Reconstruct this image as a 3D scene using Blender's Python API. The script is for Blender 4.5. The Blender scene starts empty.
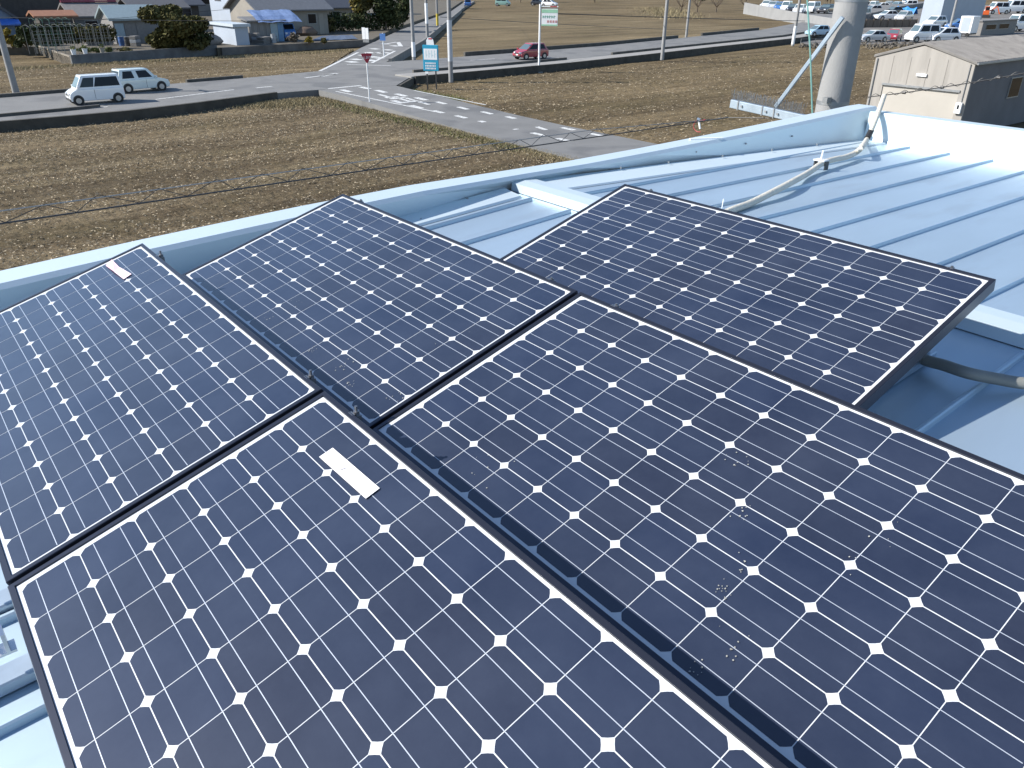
import bpy, bmesh, math, random
from mathutils import Vector, Matrix
random.seed(7)
R = math.radians
scene = bpy.context.scene
COL = scene.collection

# ------------------------------------------------------------------ camera
FPX = 774.1535
CH = 6.9                                   # camera height above the road surface
# camera axes (right, down, forward) in world space, orthonormalised
_roll, _pitch, _az = R(0.4434), R(27.5337), R(141.1700)
fwd = Vector((math.cos(_az) * math.cos(_pitch), math.sin(_az) * math.cos(_pitch), -math.sin(_pitch)))
rt0 = Vector((math.sin(_az), -math.cos(_az), 0.0))
up0 = rt0.cross(fwd)
right = rt0 * math.cos(_roll) + up0 * math.sin(_roll)
up = right.cross(fwd)
ORG = Vector((0, 0, CH))
cam = bpy.data.cameras.new('camera')
camo = bpy.data.objects.new('camera', cam)
COL.objects.link(camo)
camo.matrix_world = Matrix(((right.x, up.x, -fwd.x, 0), (right.y, up.y, -fwd.y, 0), (right.z, up.z, -fwd.z, CH), (0, 0, 0, 1)))
cam.sensor_width = 36.0
cam.lens = FPX / 1024 * 36.0
cam.clip_start = 0.05
cam.clip_end = 5000
scene.camera = camo

# ------------------------------------------------------------------ world, sun, exposure
SUN_EL, SUN_PHI = R(35.8), R(34.5)           # shadows run 32 degrees east of +Y
world = bpy.data.worlds.new('World')
scene.world = world
world.use_nodes = True
nt = world.node_tree
sky = nt.nodes.new('ShaderNodeTexSky')
sky.sky_type = 'NISHITA'
sky.sun_disc = False
sky.sun_elevation = SUN_EL
sky.sun_rotation = R(180) + SUN_PHI
sky.air_density = 1.0
sky.dust_density = 0.25
sky.ozone_density = 2.6
bg = nt.nodes['Background']
bg.inputs['Strength'].default_value = 0.115
nt.links.new(sky.outputs[0], bg.inputs['Color'])
sun = bpy.data.lights.new('sun', 'SUN')
sun.energy = 4.9
sun.angle = R(0.5)
sun.color = (1.0, 0.95, 0.87)
suno = bpy.data.objects.new('sun', sun)
COL.objects.link(suno)
ldir = Vector((math.sin(SUN_PHI) * math.cos(SUN_EL), math.cos(SUN_PHI) * math.cos(SUN_EL), -math.sin(SUN_EL)))
suno.rotation_euler = ldir.to_track_quat('-Z', 'Y').to_euler()
suno.location = (0, 0, 60)
scene.view_settings.view_transform = 'Standard'
scene.view_settings.look = 'None'
scene.view_settings.exposure = 0.68
scene.view_settings.gamma = 1.0
scene.render.engine = 'CYCLES'

# ------------------------------------------------------------------ measuring helpers (sight lines from the camera point)
def ray(u, v):
    return right * ((u - 512) / FPX) + up * ((384 - v) / FPX) + fwd
def at(u, v, z=0.0):                       # point at height z
    d = ray(u, v)
    return ORG + d * ((z - CH) / d.z)
def onx(u, v, x):
    d = ray(u, v)
    return ORG + d * (x / d.x)
def ony(u, v, y):
    d = ray(u, v)
    return ORG + d * (y / d.y)
def over(u, v, p):                         # point straight above/below p on the sight line of row v
    d = ray(u, v)
    k = math.hypot(p.x, p.y) / math.hypot(d.x, d.y)
    return ORG + d * k

# ------------------------------------------------------------------ materials
MATS = {}
def mat(name, col, rough=0.6, metal=0.0, var=0.12, scale=4.0, bump=0.0, bscale=None, coat=0.0, island=0.0, spec=None, dirt=None, stretch=None):
    if name in MATS:
        return MATS[name]
    m = bpy.data.materials.new(name)
    m.use_nodes = True
    t = m.node_tree
    p = t.nodes['Principled BSDF']
    p.inputs['Roughness'].default_value = rough
    p.inputs['Metallic'].default_value = metal
    if coat:
        p.inputs['Coat Weight'].default_value = coat
        p.inputs['Coat Roughness'].default_value = 0.04
    if spec is not None:
        p.inputs['Specular IOR Level'].default_value = spec
    tc = t.nodes.new('ShaderNodeTexCoord')
    mp = t.nodes.new('ShaderNodeMapping')
    if stretch:
        mp.inputs['Scale'].default_value = stretch
    t.links.new(tc.outputs['Object'], mp.inputs['Vector'])
    nz = t.nodes.new('ShaderNodeTexNoise')
    nz.inputs['Scale'].default_value = scale
    nz.inputs['Detail'].default_value = 5
    nz.inputs['Roughness'].default_value = 0.6
    t.links.new(mp.outputs[0], nz.inputs['Vector'])
    mx = t.nodes.new('ShaderNodeMix')
    mx.data_type = 'RGBA'
    a = [max(0, c * (1 - var)) for c in col] + [1]
    b = [min(1, c * (1 + var)) for c in col] + [1]
    mx.inputs[6].default_value = a
    mx.inputs[7].default_value = b
    rr = t.nodes.new('ShaderNodeMapRange')
    rr.inputs[1].default_value = 0.3
    rr.inputs[2].default_value = 0.7
    t.links.new(nz.outputs['Fac'], rr.inputs[0])
    t.links.new(rr.outputs[0], mx.inputs[0])
    out = mx.outputs[2]
    if island:
        g = t.nodes.new('ShaderNodeNewGeometry')
        m2 = t.nodes.new('ShaderNodeMapRange')
        m2.inputs[3].default_value = 1 - island
        m2.inputs[4].default_value = 1 + island
        t.links.new(g.outputs['Random Per Island'], m2.inputs[0])
        vm = t.nodes.new('ShaderNodeVectorMath')
        vm.operation = 'SCALE'
        t.links.new(out, vm.inputs[0])
        t.links.new(m2.outputs[0], vm.inputs['Scale'])
        out = vm.outputs[0]
    if dirt:                               # (colour, scale, low, high): patches of another colour
        n2 = t.nodes.new('ShaderNodeTexNoise')
        n2.inputs['Scale'].default_value = dirt[1]
        n2.inputs['Detail'].default_value = 6
        t.links.new(mp.outputs[0], n2.inputs['Vector'])
        r2 = t.nodes.new('ShaderNodeMapRange')
        r2.inputs[1].default_value = dirt[2]
        r2.inputs[2].default_value = dirt[3]
        t.links.new(n2.outputs['Fac'], r2.inputs[0])
        m3 = t.nodes.new('ShaderNodeMix')
        m3.data_type = 'RGBA'
        t.links.new(r2.outputs[0], m3.inputs[0])
        t.links.new(out, m3.inputs[6])
        m3.inputs[7].default_value = (*dirt[0], 1)
        out = m3.outputs[2]
    t.links.new(out, p.inputs['Base Color'])
    if bump:
        nb = t.nodes.new('ShaderNodeTexNoise')
        nb.inputs['Scale'].default_value = bscale or scale * 4
        nb.inputs['Detail'].default_value = 5
        t.links.new(mp.outputs[0], nb.inputs['Vector'])
        bp = t.nodes.new('ShaderNodeBump')
        bp.inputs['Strength'].default_value = bump
        bp.inputs['Distance'].default_value = 0.02
        t.links.new(nb.outputs['Fac'], bp.inputs['Height'])
        t.links.new(bp.outputs[0], p.inputs['Normal'])
    MATS[name] = m
    return m

def soil(name, dark, light, straw, amount=0.5):
    """tilled earth with furrow streaks that run along Y and patches of dry straw"""
    m = bpy.data.materials.new(name)
    m.use_nodes = True
    t = m.node_tree
    p = t.nodes['Principled BSDF']
    p.inputs['Roughness'].default_value = 0.95
    p.inputs['Specular IOR Level'].default_value = 0.1
    tc = t.nodes.new('ShaderNodeTexCoord')
    def noise(scale, stretch, detail=6, rough=0.65):
        mp = t.nodes.new('ShaderNodeMapping')
        mp.inputs['Scale'].default_value = stretch
        t.links.new(tc.outputs['Object'], mp.inputs['Vector'])
        n = t.nodes.new('ShaderNodeTexNoise')
        n.inputs['Scale'].default_value = scale
        n.inputs['Detail'].default_value = detail
        n.inputs['Roughness'].default_value = rough
        t.links.new(mp.outputs[0], n.inputs['Vector'])
        return n.outputs['Fac']
    def rng(x, a, b):
        r = t.nodes.new('ShaderNodeMapRange')
        r.inputs[1].default_value = a
        r.inputs[2].default_value = b
        t.links.new(x, r.inputs[0])
        return r.outputs[0]
    def mix(f, a, b):
        x = t.nodes.new('ShaderNodeMix')
        x.data_type = 'RGBA'
        t.links.new(f, x.inputs[0])
        for s, c in ((6, a), (7, b)):
            if isinstance(c, tuple):
                x.inputs[s].default_value = (*c, 1)
            else:
                t.links.new(c, x.inputs[s])
        return x.outputs[2]
    fine = noise(11.0, (1, 1, 1), 6, 0.85)
    streak = noise(0.8, (1, 0.10, 1), 7, 0.75)
    broad = noise(0.10, (1, 0.45, 1), 5)
    mid = noise(2.6, (1, 0.8, 1), 5, 0.7)
    fm = t.nodes.new('ShaderNodeMath')
    fm.operation = 'MULTIPLY_ADD'
    t.links.new(rng(mid, 0.32, 0.68), fm.inputs[0])
    fm.inputs[1].default_value = 0.55
    f3 = t.nodes.new('ShaderNodeMath')
    f3.operation = 'MULTIPLY'
    t.links.new(rng(fine, 0.36, 0.64), f3.inputs[0])
    f3.inputs[1].default_value = 0.55
    t.links.new(f3.outputs[0], fm.inputs[2])
    c = mix(fm.outputs[0], dark, light)
    f1 = t.nodes.new('ShaderNodeMath')
    f1.operation = 'MULTIPLY'
    t.links.new(rng(streak, 0.42, 0.66), f1.inputs[0])
    t.links.new(rng(fine, 0.35, 0.6), f1.inputs[1])
    f2 = t.nodes.new('ShaderNodeMath')
    f2.operation = 'MULTIPLY'
    t.links.new(f1.outputs[0], f2.inputs[0])
    f2.inputs[1].default_value = amount
    c = mix(f2.outputs[0], c, straw)
    rows = noise(0.55, (1, 0.05, 1), 5)
    ro_ = t.nodes.new('ShaderNodeMapRange')
    ro_.inputs[1].default_value = 0.36
    ro_.inputs[2].default_value = 0.64
    ro_.inputs[3].default_value = 0.74
    ro_.inputs[4].default_value = 1.15
    t.links.new(rows, ro_.inputs[0])
    rs_ = t.nodes.new('ShaderNodeVectorMath')
    rs_.operation = 'SCALE'
    t.links.new(c, rs_.inputs[0])
    t.links.new(ro_.outputs[0], rs_.inputs['Scale'])
    weed = t.nodes.new('ShaderNodeMath')
    weed.operation = 'MULTIPLY'
    t.links.new(rng(noise(0.22, (1, 0.5, 1), 6, 0.75), 0.50, 0.72), weed.inputs[0])
    weed.inputs[1].default_value = 0.25
    c = mix(weed.outputs[0], rs_.outputs[0], (0.105, 0.095, 0.034))
    dk = t.nodes.new('ShaderNodeVectorMath')
    dk.operation = 'SCALE'
    t.links.new(c, dk.inputs[0])
    r = t.nodes.new('ShaderNodeMapRange')
    r.inputs[1].default_value = 0.3
    r.inputs[2].default_value = 0.7
    r.inputs[3].default_value = 0.58
    r.inputs[4].default_value = 1.12
    t.links.new(broad, r.inputs[0])
    t.links.new(r.outputs[0], dk.inputs['Scale'])
    t.links.new(dk.outputs[0], p.inputs['Base Color'])
    bp = t.nodes.new('ShaderNodeBump')
    bp.inputs['Strength'].default_value = 1.0
    bp.inputs['Distance'].default_value = 0.12
    t.links.new(noise(4.0, (1, 1, 1), 8, 0.75), bp.inputs['Height'])
    t.links.new(bp.outputs[0], p.inputs['Normal'])
    return m

WHITE = mat('white_paint', (0.78, 0.79, 0.80), 0.35, var=0.03)
M_soil = soil('tilled_soil', (0.050, 0.037, 0.022), (0.200, 0.152, 0.094), (0.33, 0.265, 0.165), 0.85)
M_soil2 = soil('stubble_soil', (0.066, 0.050, 0.029), (0.222, 0.169, 0.101), (0.33, 0.255, 0.145), 0.55)
M_soil3 = soil('dry_field_soil', (0.105, 0.081, 0.048), (0.238, 0.184, 0.110), (0.32, 0.255, 0.155), 0.4)
M_asph = mat('asphalt', (0.172, 0.170, 0.166), 0.85, var=0.16, scale=0.35, bump=0.3, bscale=30, dirt=((0.125, 0.125, 0.125), 0.35, 0.5, 0.62))
M_walk = mat('pavement_concrete', (0.27, 0.26, 0.245), 0.85, var=0.1, scale=0.8, bump=0.2)
M_kerb = mat('kerb_concrete', (0.20, 0.195, 0.185), 0.85, var=0.2, scale=1.5, bump=0.3)
M_mark = mat('road_paint', (0.62, 0.62, 0.60), 0.6, var=0.12, scale=6, dirt=((0.2, 0.2, 0.2), 9, 0.50, 0.68))
M_conc = mat('pole_concrete', (0.27, 0.27, 0.27), 0.8, var=0.10, scale=3, bump=0.15, bscale=60, dirt=((0.20, 0.195, 0.19), 1.6, 0.55, 0.75))
M_wallc = mat('wall_concrete', (0.23, 0.23, 0.225), 0.85, var=0.2, scale=0.9, bump=0.2)
M_straw = mat('straw', (0.31, 0.255, 0.175), 0.9, var=0.15, island=0.7)
M_grass = mat('dry_grass', (0.25, 0.205, 0.115), 0.9, var=0.2, island=0.4)
M_green = mat('green_grass', (0.11, 0.13, 0.035), 0.9, var=0.2, island=0.4)
M_leaf = mat('dark_foliage', (0.050, 0.062, 0.026), 0.7, var=0.2, island=0.5, spec=0.12)
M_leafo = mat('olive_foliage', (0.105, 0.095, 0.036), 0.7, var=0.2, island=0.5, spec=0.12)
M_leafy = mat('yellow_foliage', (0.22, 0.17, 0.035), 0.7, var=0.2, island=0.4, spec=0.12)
M_bark = mat('bark', (0.12, 0.09, 0.065), 0.9, var=0.25, scale=6, bump=0.4)
M_roof = mat('roof_steel', (0.465, 0.580, 0.675), 0.50, 0.66, var=0.07, scale=0.9, bump=0.06, bscale=2.5, dirt=((0.395, 0.48, 0.555), 3.0, 0.55, 0.8), stretch=(2.2, .5, 1))
M_parap = mat('parapet_steel', (0.60, 0.695, 0.745), 0.48, 0.38, var=0.025, scale=1.5, bump=0.03, bscale=3.0)
M_steel = mat('galvanised_steel', (0.42, 0.50, 0.58), 0.42, 0.6, var=0.12, scale=8)
M_dsteel = mat('weathered_steel', (0.30, 0.31, 0.32), 0.5, 0.6, var=0.15, scale=8)
M_bolt = mat('bolt_steel', (0.60, 0.60, 0.60), 0.25, 0.95, var=0.1)
M_dbolt = mat('dull_bolt_steel', (0.30, 0.30, 0.31), 0.3, 0.85, var=0.1)
M_frame = mat('anodised_frame', (0.050, 0.054, 0.072), 0.28, 0.7, var=0.06, scale=9)
M_black = mat('black_rubber', (0.02, 0.02, 0.022), 0.6, var=0.1)
M_cable = mat('black_cable', (0.035, 0.035, 0.038), 0.5, var=0.1)
M_msgr = mat('grey_strand', (0.26, 0.26, 0.26), 0.5, 0.3, var=0.1)
M_cond = mat('pale_conduit', (0.60, 0.57, 0.49), 0.5, var=0.06, scale=12, bump=0.5, bscale=120)
M_condg = mat('grey_conduit', (0.20, 0.205, 0.19), 0.55, var=0.06, scale=12)
M_paper = mat('white_paper', (0.80, 0.77, 0.76), 0.7, var=0.02)
M_paperp = mat('pink_paper', (0.78, 0.50, 0.60), 0.7, var=0.04)
M_ink = mat('pencil', (0.35, 0.33, 0.36), 0.8)
M_red = mat('red_paint', (0.45, 0.03, 0.045), 0.35, var=0.05)
M_glassd = mat('dark_glass', (0.010, 0.012, 0.016), 0.12, var=0.02, spec=0.25)
M_glassl = mat('screen_glass', (0.09, 0.13, 0.15), 0.06, var=0.05, spec=0.7)
M_tyre = mat('tyre', (0.018, 0.018, 0.018), 0.8)
M_rim = mat('rim_alloy', (0.42, 0.42, 0.43), 0.35, 0.7)
M_lamp = mat('lamp_lens', (0.65, 0.66, 0.68), 0.12, spec=0.7)
M_tail = mat('tail_lens', (0.30, 0.01, 0.01), 0.2)
M_plast = mat('black_plastic', (0.03, 0.03, 0.032), 0.5)

def cell_mat():
    m = bpy.data.materials.new('silicon_cell')
    m.use_nodes = True
    t = m.node_tree
    p = t.nodes['Principled BSDF']
    p.inputs['Roughness'].default_value = 0.45
    p.inputs['Specular IOR Level'].default_value = 0.12
    p.inputs['Coat Weight'].default_value = 1.0
    p.inputs['Coat Roughness'].default_value = 0.08
    p.inputs['Coat IOR'].default_value = 1.62
    g = t.nodes.new('ShaderNodeNewGeometry')
    cr = t.nodes.new('ShaderNodeValToRGB')
    e = cr.color_ramp.elements
    e[0].position, e[0].color = 0.0, (0.0135, 0.017, 0.034, 1)
    e[1].position, e[1].color = 1.0, (0.013, 0.020, 0.046, 1)
    x = cr.color_ramp.elements.new(0.45)
    x.color = (0.014, 0.020, 0.042, 1)
    x = cr.color_ramp.elements.new(0.15)
    x.color = (0.014, 0.0185, 0.037, 1)
    t.links.new(g.outputs['Random Per Island'], cr.inputs[0])
    tc = t.nodes.new('ShaderNodeTexCoord')
    n = t.nodes.new('ShaderNodeTexNoise')          # thin dust film on the glass
    n.inputs['Scale'].default_value = 3.0
    n.inputs['Detail'].default_value = 8
    n.inputs['Roughness'].default_value = 0.7
    t.links.new(tc.outputs['Object'], n.inputs['Vector'])
    r = t.nodes.new('ShaderNodeMapRange')
    r.inputs[1].default_value = 0.35
    r.inputs[2].default_value = 0.8
    r.inputs[3].default_value = 0.01
    r.inputs[4].default_value = 0.12
    t.links.new(n.outputs['Fac'], r.inputs[0])
    mx = t.nodes.new('ShaderNodeMix')
    mx.data_type = 'RGBA'
    t.links.new(r.outputs[0], mx.inputs[0])
    t.links.new(cr.outputs[0], mx.inputs[6])
    mx.inputs[7].default_value = (0.18, 0.215, 0.30, 1)
    t.links.new(mx.outputs[2], p.inputs['Base Color'])
    return m
M_cell = cell_mat()
M_back = mat('white_backsheet', (0.62, 0.64, 0.66), 0.5, var=0.03, coat=0.8)
M_bus = mat('silver_busbar', (0.50, 0.54, 0.61), 0.4, 0.3, var=0.08, scale=20, coat=0.6)
M_fleck = mat('dried_dropping', (0.36, 0.36, 0.33), 0.9, var=0.3)

# ------------------------------------------------------------------ mesh builder
class MB:
    def __init__(s):
        s.v, s.f = [], []
    def add(s, vs, fs):
        n = len(s.v)
        s.v += [tuple(v) for v in vs]
        s.f += [tuple(i + n for i in f) for f in fs]
        return s
    def box(s, x0, x1, y0, y1, z0, z1):
        return s.add([(x0, y0, z0), (x1, y0, z0), (x1, y1, z0), (x0, y1, z0), (x0, y0, z1), (x1, y0, z1), (x1, y1, z1), (x0, y1, z1)],
                     [(0, 3, 2, 1), (4, 5, 6, 7), (0, 1, 5, 4), (1, 2, 6, 5), (2, 3, 7, 6), (3, 0, 4, 7)])
    def frus(s, b, t, z0, z1):             # rectangles (x0,x1,y0,y1) at z0 and z1
        return s.add([(b[0], b[2], z0), (b[1], b[2], z0), (b[1], b[3], z0), (b[0], b[3], z0), (t[0], t[2], z1), (t[1], t[2], z1), (t[1], t[3], z1), (t[0], t[3], z1)],
                     [(0, 3, 2, 1), (4, 5, 6, 7), (0, 1, 5, 4), (1, 2, 6, 5), (2, 3, 7, 6), (3, 0, 4, 7)])
    def prism(s, pts, a, b, axis='y'):     # polygon (p,q) swept along an axis from a to b
        n = len(pts)
        def mk(p, q, w):
            return {'y': (p, w, q), 'x': (w, p, q), 'z': (p, q, w)}[axis]
        vs = [mk(p, q, a) for p, q in pts] + [mk(p, q, b) for p, q in pts]
        fs = [tuple(range(n - 1, -1, -1)), tuple(range(n, 2 * n))] + [(i, (i + 1) % n, n + (i + 1) % n, n + i) for i in range(n)]
        return s.add(vs, fs)
    def slab(s, poly, z0, z1):             # poly of (x,y) or (x,y,z) tops
        n = len(poly)
        tops = [(p[0], p[1], p[2] if len(p) > 2 else z1) for p in poly]
        vs = [(p[0], p[1], z0) for p in poly] + tops
        return s.add(vs, [tuple(range(n - 1, -1, -1)), tuple(range(n, 2 * n))] + [(i, (i + 1) % n, n + (i + 1) % n, n + i) for i in range(n)])
    def tube(s, pts, r, n=8, r1=None, cap=True):
        pts = [Vector(p) for p in pts]
        rs = r if isinstance(r, (list, tuple)) else [r + ((r1 if r1 is not None else r) - r) * i / max(1, len(pts) - 1) for i in range(len(pts))]
        base = len(s.v)
        ref = None
        for i, p in enumerate(pts):
            d = (pts[min(i + 1, len(pts) - 1)] - pts[max(i - 1, 0)])
            d = d.normalized() if d.length > 1e-9 else Vector((0, 0, 1))
            if ref is None:
                ref = Vector((0, 0, 1)) if abs(d.z) < 0.9 else Vector((1, 0, 0))
            a = d.cross(ref)
            if a.length < 1e-6:
                a = d.orthogonal()
            a.normalize()
            b = d.cross(a)
            for k in range(n):
                t = 2 * math.pi * k / n
                s.v.append(tuple(p + (a * math.cos(t) + b * math.sin(t)) * rs[i]))
        for i in range(len(pts) - 1):
            for k in range(n):
                k2 = (k + 1) % n
                s.f.append((base + i * n + k, base + i * n + k2, base + (i + 1) * n + k2, base + (i + 1) * n + k))
        if cap:
            s.f.append(tuple(base + k for k in range(n - 1, -1, -1)))
            s.f.append(tuple(base + (len(pts) - 1) * n + k for k in range(n)))
        return s
    def beam(s, p, q, w, h):               # rectangular bar between two points
        p, q = Vector(p), Vector(q)
        d = (q - p).normalized()
        a = d.cross(Vector((0, 0, 1)))
        if a.length < 1e-6:
            a = Vector((1, 0, 0))
        a.normalize()
        b = a.cross(d)
        vs = [e + a * (w / 2 * i) + b * (h / 2 * j) for e in (p, q) for i, j in ((-1, -1), (1, -1), (1, 1), (-1, 1))]
        return s.add(vs, [(0, 3, 2, 1), (4, 5, 6, 7), (0, 1, 5, 4), (1, 2, 6, 5), (2, 3, 7, 6), (3, 0, 4, 7)])
    def quad(s, *p):
        return s.add(p, [tuple(range(len(p)))])
    def blob(s, c, r, seed=0, k=0.15, n=6):
        rnd = random.Random(seed)
        base = len(s.v)
        rings = n
        seg = n * 2
        for i in range(rings + 1):
            th = math.pi * i / rings
            for j in range(seg):
                ph = 2 * math.pi * j / seg
                q = 1 + rnd.uniform(-k, k)
                s.v.append((c[0] + r[0] * q * math.sin(th) * math.cos(ph), c[1] + r[1] * q * math.sin(th) * math.sin(ph), c[2] + r[2] * q * math.cos(th)))
        for i in range(rings):
            for j in range(seg):
                j2 = (j + 1) % seg
                s.f.append((base + i * seg + j, base + (i + 1) * seg + j, base + (i + 1) * seg + j2, base + i * seg + j2))
        return s
    def build(s, name, m, parent=None, smooth=False, bevel=0.0, segs=2):
        me = bpy.data.meshes.new(name)
        me.from_pydata(s.v, [], s.f)
        me.validate()
        me.update()
        bm = bmesh.new()
        bm.from_mesh(me)
        if bevel:
            bmesh.ops.remove_doubles(bm, verts=bm.verts, dist=1e-5)
            bmesh.ops.bevel(bm, geom=[e for e in bm.edges if len(e.link_faces) == 2 and e.calc_face_angle(0) > 0.5], offset=bevel, segments=segs, affect='EDGES', profile=0.6)
        bmesh.ops.recalc_face_normals(bm, faces=bm.faces)
        bm.to_mesh(me)
        bm.free()
        if smooth:
            for p in me.polygons:
                p.use_smooth = True
            try:
                me.set_sharp_from_angle(angle=R(38))
            except Exception:
                pass
        me.materials.append(m)
        o = bpy.data.objects.new(name, me)
        COL.objects.link(o)
        if parent is not None:
            o.parent = parent
        return o

def thing(name, label, cat, loc=(0, 0, 0), rz=0.0, group=None):
    o = bpy.data.objects.new(name, None)
    o.empty_display_size = 0.2
    COL.objects.link(o)
    o.location = loc
    o.rotation_euler = (0, 0, rz)
    o['label'] = label
    o['category'] = cat
    if group:
        o['group'] = group
    return o
def tag(o, label, cat, group=None):
    o['label'] = label
    o['category'] = cat
    if group:
        o['group'] = group
    return o
def struct(o):
    o['kind'] = 'structure'
    return o
def stuff(o, label, cat):
    o['kind'] = 'stuff'
    o['label'] = label
    o['category'] = cat
    return o

# ------------------------------------------------------------------ ground, fields, roads
FZ = -0.5                                  # level of the tilled fields below the road
struct(MB().quad((-1500, -1500, FZ - 0.06), (1500, -1500, FZ - 0.06), (1500, 1500, FZ - 0.06), (-1500, 1500, FZ - 0.06)).build('ground', M_soil2))

def hnoise(x, y):
    return (math.sin(x * 3.1 + 0.7 * math.sin(y * 0.35)) * 0.35 + math.sin(x * 7.3 + y * 0.21) * 0.2)
def field(name, x0, x1, y0, y1, step, m, amp):
    nx, ny = int((x1 - x0) / step), int((y1 - y0) / step)
    rnd = random.Random(3)
    b = MB()
    for j in range(ny + 1):
        for i in range(nx + 1):
            x, y = x0 + (x1 - x0) * i / nx, y0 + (y1 - y0) * j / ny
            edge = i in (0, nx) or j in (0, ny)
            z = FZ - 0.03 if edge else FZ + amp * (hnoise(x, y) + rnd.uniform(-0.7, 0.7))
            b.v.append((x, y, z))
    for j in range(ny):
        for i in range(nx):
            a = j * (nx + 1) + i
            b.f.append((a, a + 1, a + nx + 2, a + nx + 1))
    return struct(b.build(name, m))
field('field', -53.0, -8.5, -16, 25.2, 0.17, M_soil, 0.045)
field('field', -59.2, -8.5, 31.4, 112, 0.3, M_soil2, 0.05)
struct(MB().quad((-180, 40, FZ - 0.05), (-66, 40, FZ - 0.05), (-80, 135, FZ - 0.05), (-180, 135, FZ - 0.05)).build('field', M_soil3))
struct(MB().slab([(-88, -70), (-61, -70), (-61.5, 6), (-62.6, 16), (-64.5, 30), (-88, 46.8)], FZ - 0.1, -0.35).build('field', M_soil2))

ROADL = [(-50.9, -90), (-50.8, 0), (-50.65, 8), (-50.75, 12), (-51.8, 16.5), (-53.6, 22.5), (-53.6, 25.3), (-52.6, 31.2), (-56.2, 34.5), (-56.9, 43.8), (-59.7, 64.1), (-67.5, 105.7), (-90, 170),
         (-102, 165), (-83.1, 118.3), (-72.3, 71.3), (-70.0, 54.4), (-68.9, 39.9), (-65.0, 31.2), (-63.7, 25.1), (-62.6, 16), (-61.5, 7.1), (-60.6, 0), (-60.4, -90)]
struct(MB().slab(ROADL, FZ - 0.1, 0.0).build('road', M_asph))
struct(MB().slab([(-65.0, 31.2), (-68.9, 39.9), (-89.6, 56.9), (-144.5, 99.3), (-182.6, 128.7), (-260, 190), (-255, 182), (-172.1, 118.3), (-113.2, 68.4), (-85.1, 46.1)], FZ - 0.1, -0.004).build('road', M_asph))
def lz(x):                                 # the side road falls from the main road to field level
    if x < -52.5:
        return 0.0
    if x > -36:
        return FZ + 0.10
    t = (x + 52.5) / 16.5
    return (FZ + 0.10) * t
lane = []
xs = [-53.4, -50, -46, -42, -38, -34, -30, -24, -12, 20]
yl = [25.4, 25.6, 25.6, 25.5, 25.5, 25.3, 25.2, 25.0, 25, 25]
yr = [31.2, 31.1, 31.1, 31.0, 31.0, 31.0, 31.0, 31.0, 31, 31]
b = MB()
for i, x in enumerate(xs):
    z = lz(x) + 0.004 if i else 0.004
    b.v += [(x, yl[i], z), (x, yr[i], z), (x, yr[i] + 0.02, FZ - 0.1), (x, yl[i] - 0.02, FZ - 0.1)]
for i in range(len(xs) - 1):
    a, c = i * 4, i * 4 + 4
    b.f += [(a, c, c + 1, a + 1), (a + 1, c + 1, c + 2, a + 2), (a + 3, c + 3, c, a)]
struct(b.build('lane', M_asph))

def strip(pts, w, z0, z1, name, m):        # raised strip along a polyline; w to the left of travel
    b = MB()
    n = len(pts)
    for i, p in enumerate(pts):
        p = Vector((p[0], p[1], 0))
        d = Vector((*pts[min(i + 1, n - 1)][:2], 0)) - Vector((*pts[max(i - 1, 0)][:2], 0))
        d.normalize()
        q = p + Vector((-d.y, d.x, 0)) * w
        b.v += [(p.x, p.y, z0), (p.x, p.y, z1), (q.x, q.y, z1), (q.x, q.y, z0)]
    for i in range(n - 1):
        a, c = i * 4, i * 4 + 4
        b.f += [(a, a + 1, c + 1, c), (a + 1, a + 2, c + 2, c + 1), (a + 2, a + 3, c + 3, c + 2)]
    b.f += [(0, 3, 2, 1), (n * 4 - 4, n * 4 - 3, n * 4 - 2, n * 4 - 1)]
    return b.build(name, m)
# retaining edge, footway with its kerb on the right-hand stretch, kerbs on the left one
struct(strip([(-56.1, 34.7), (-56.8, 43.8), (-57.7, 53), (-59.6, 64.1), (-62.3, 78), (-67.3, 105.7), (-78, 140)], 2.2, -0.05, 0.10, 'pavement', M_walk))
M_dkerb = mat('shaded_kerb', (0.085, 0.08, 0.072), 0.9, var=0.3, scale=1.5, bump=0.3)  # dark base colour paints in the shade on the kerbs' unlit faces
for seg in ([(-58.6, 36.5), (-58.75, 43.8), (-60.2, 55)], [(-61.9, 63), (-64.7, 78), (-69.7, 104.7), (-78, 132)], [(-52.4, -60), (-52.5, 0), (-52.7, 6), (-53.0, 9.1), (-53.3, 11.2)]):
    struct(strip(seg, 0.22, 0.0, 0.30 if seg[0][1] > 0 else 0.16, 'kerb', M_dkerb))
M_bank = mat('dark_road_wall', (0.060, 0.055, 0.046), 0.9, var=0.35, scale=1.2, bump=0.4)  # mottled dark tone for the walls below the road edges
tag(strip([(-50.75, -60), (-50.65, 0), (-50.5, 8), (-50.6, 12), (-51.65, 16.5), (-53.5, 22.4)], 0.3, FZ - 0.1, 0.06, 'retaining_wall', M_bank),
    'dark wall carrying the main road above the tilled field at left', 'retaining wall')
tag(strip([(-55.95, 35.0), (-56.65, 43.8), (-57.55, 53), (-59.45, 64.1), (-62.15, 78), (-67.15, 105.7), (-77.8, 140)], 0.22, FZ - 0.1, 0.12, 'retaining_wall', M_bank),
    'dark wall carrying the footway along the right-hand road', 'retaining wall')
struct(strip([(-60.9, -60), (-61.6, 7.1), (-62.1, 12)], 0.25, -0.3, 0.2, 'kerb', M_dkerb))
struct(strip([(-63.0, 19.5), (-63.6, 24)], 0.25, -0.3, 0.2, 'kerb', M_dkerb))
struct(strip([(-70.2, 50), (-72.5, 71.3), (-77, 91)], 0.25, -0.3, 0.35, 'kerb', M_dkerb))
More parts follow.
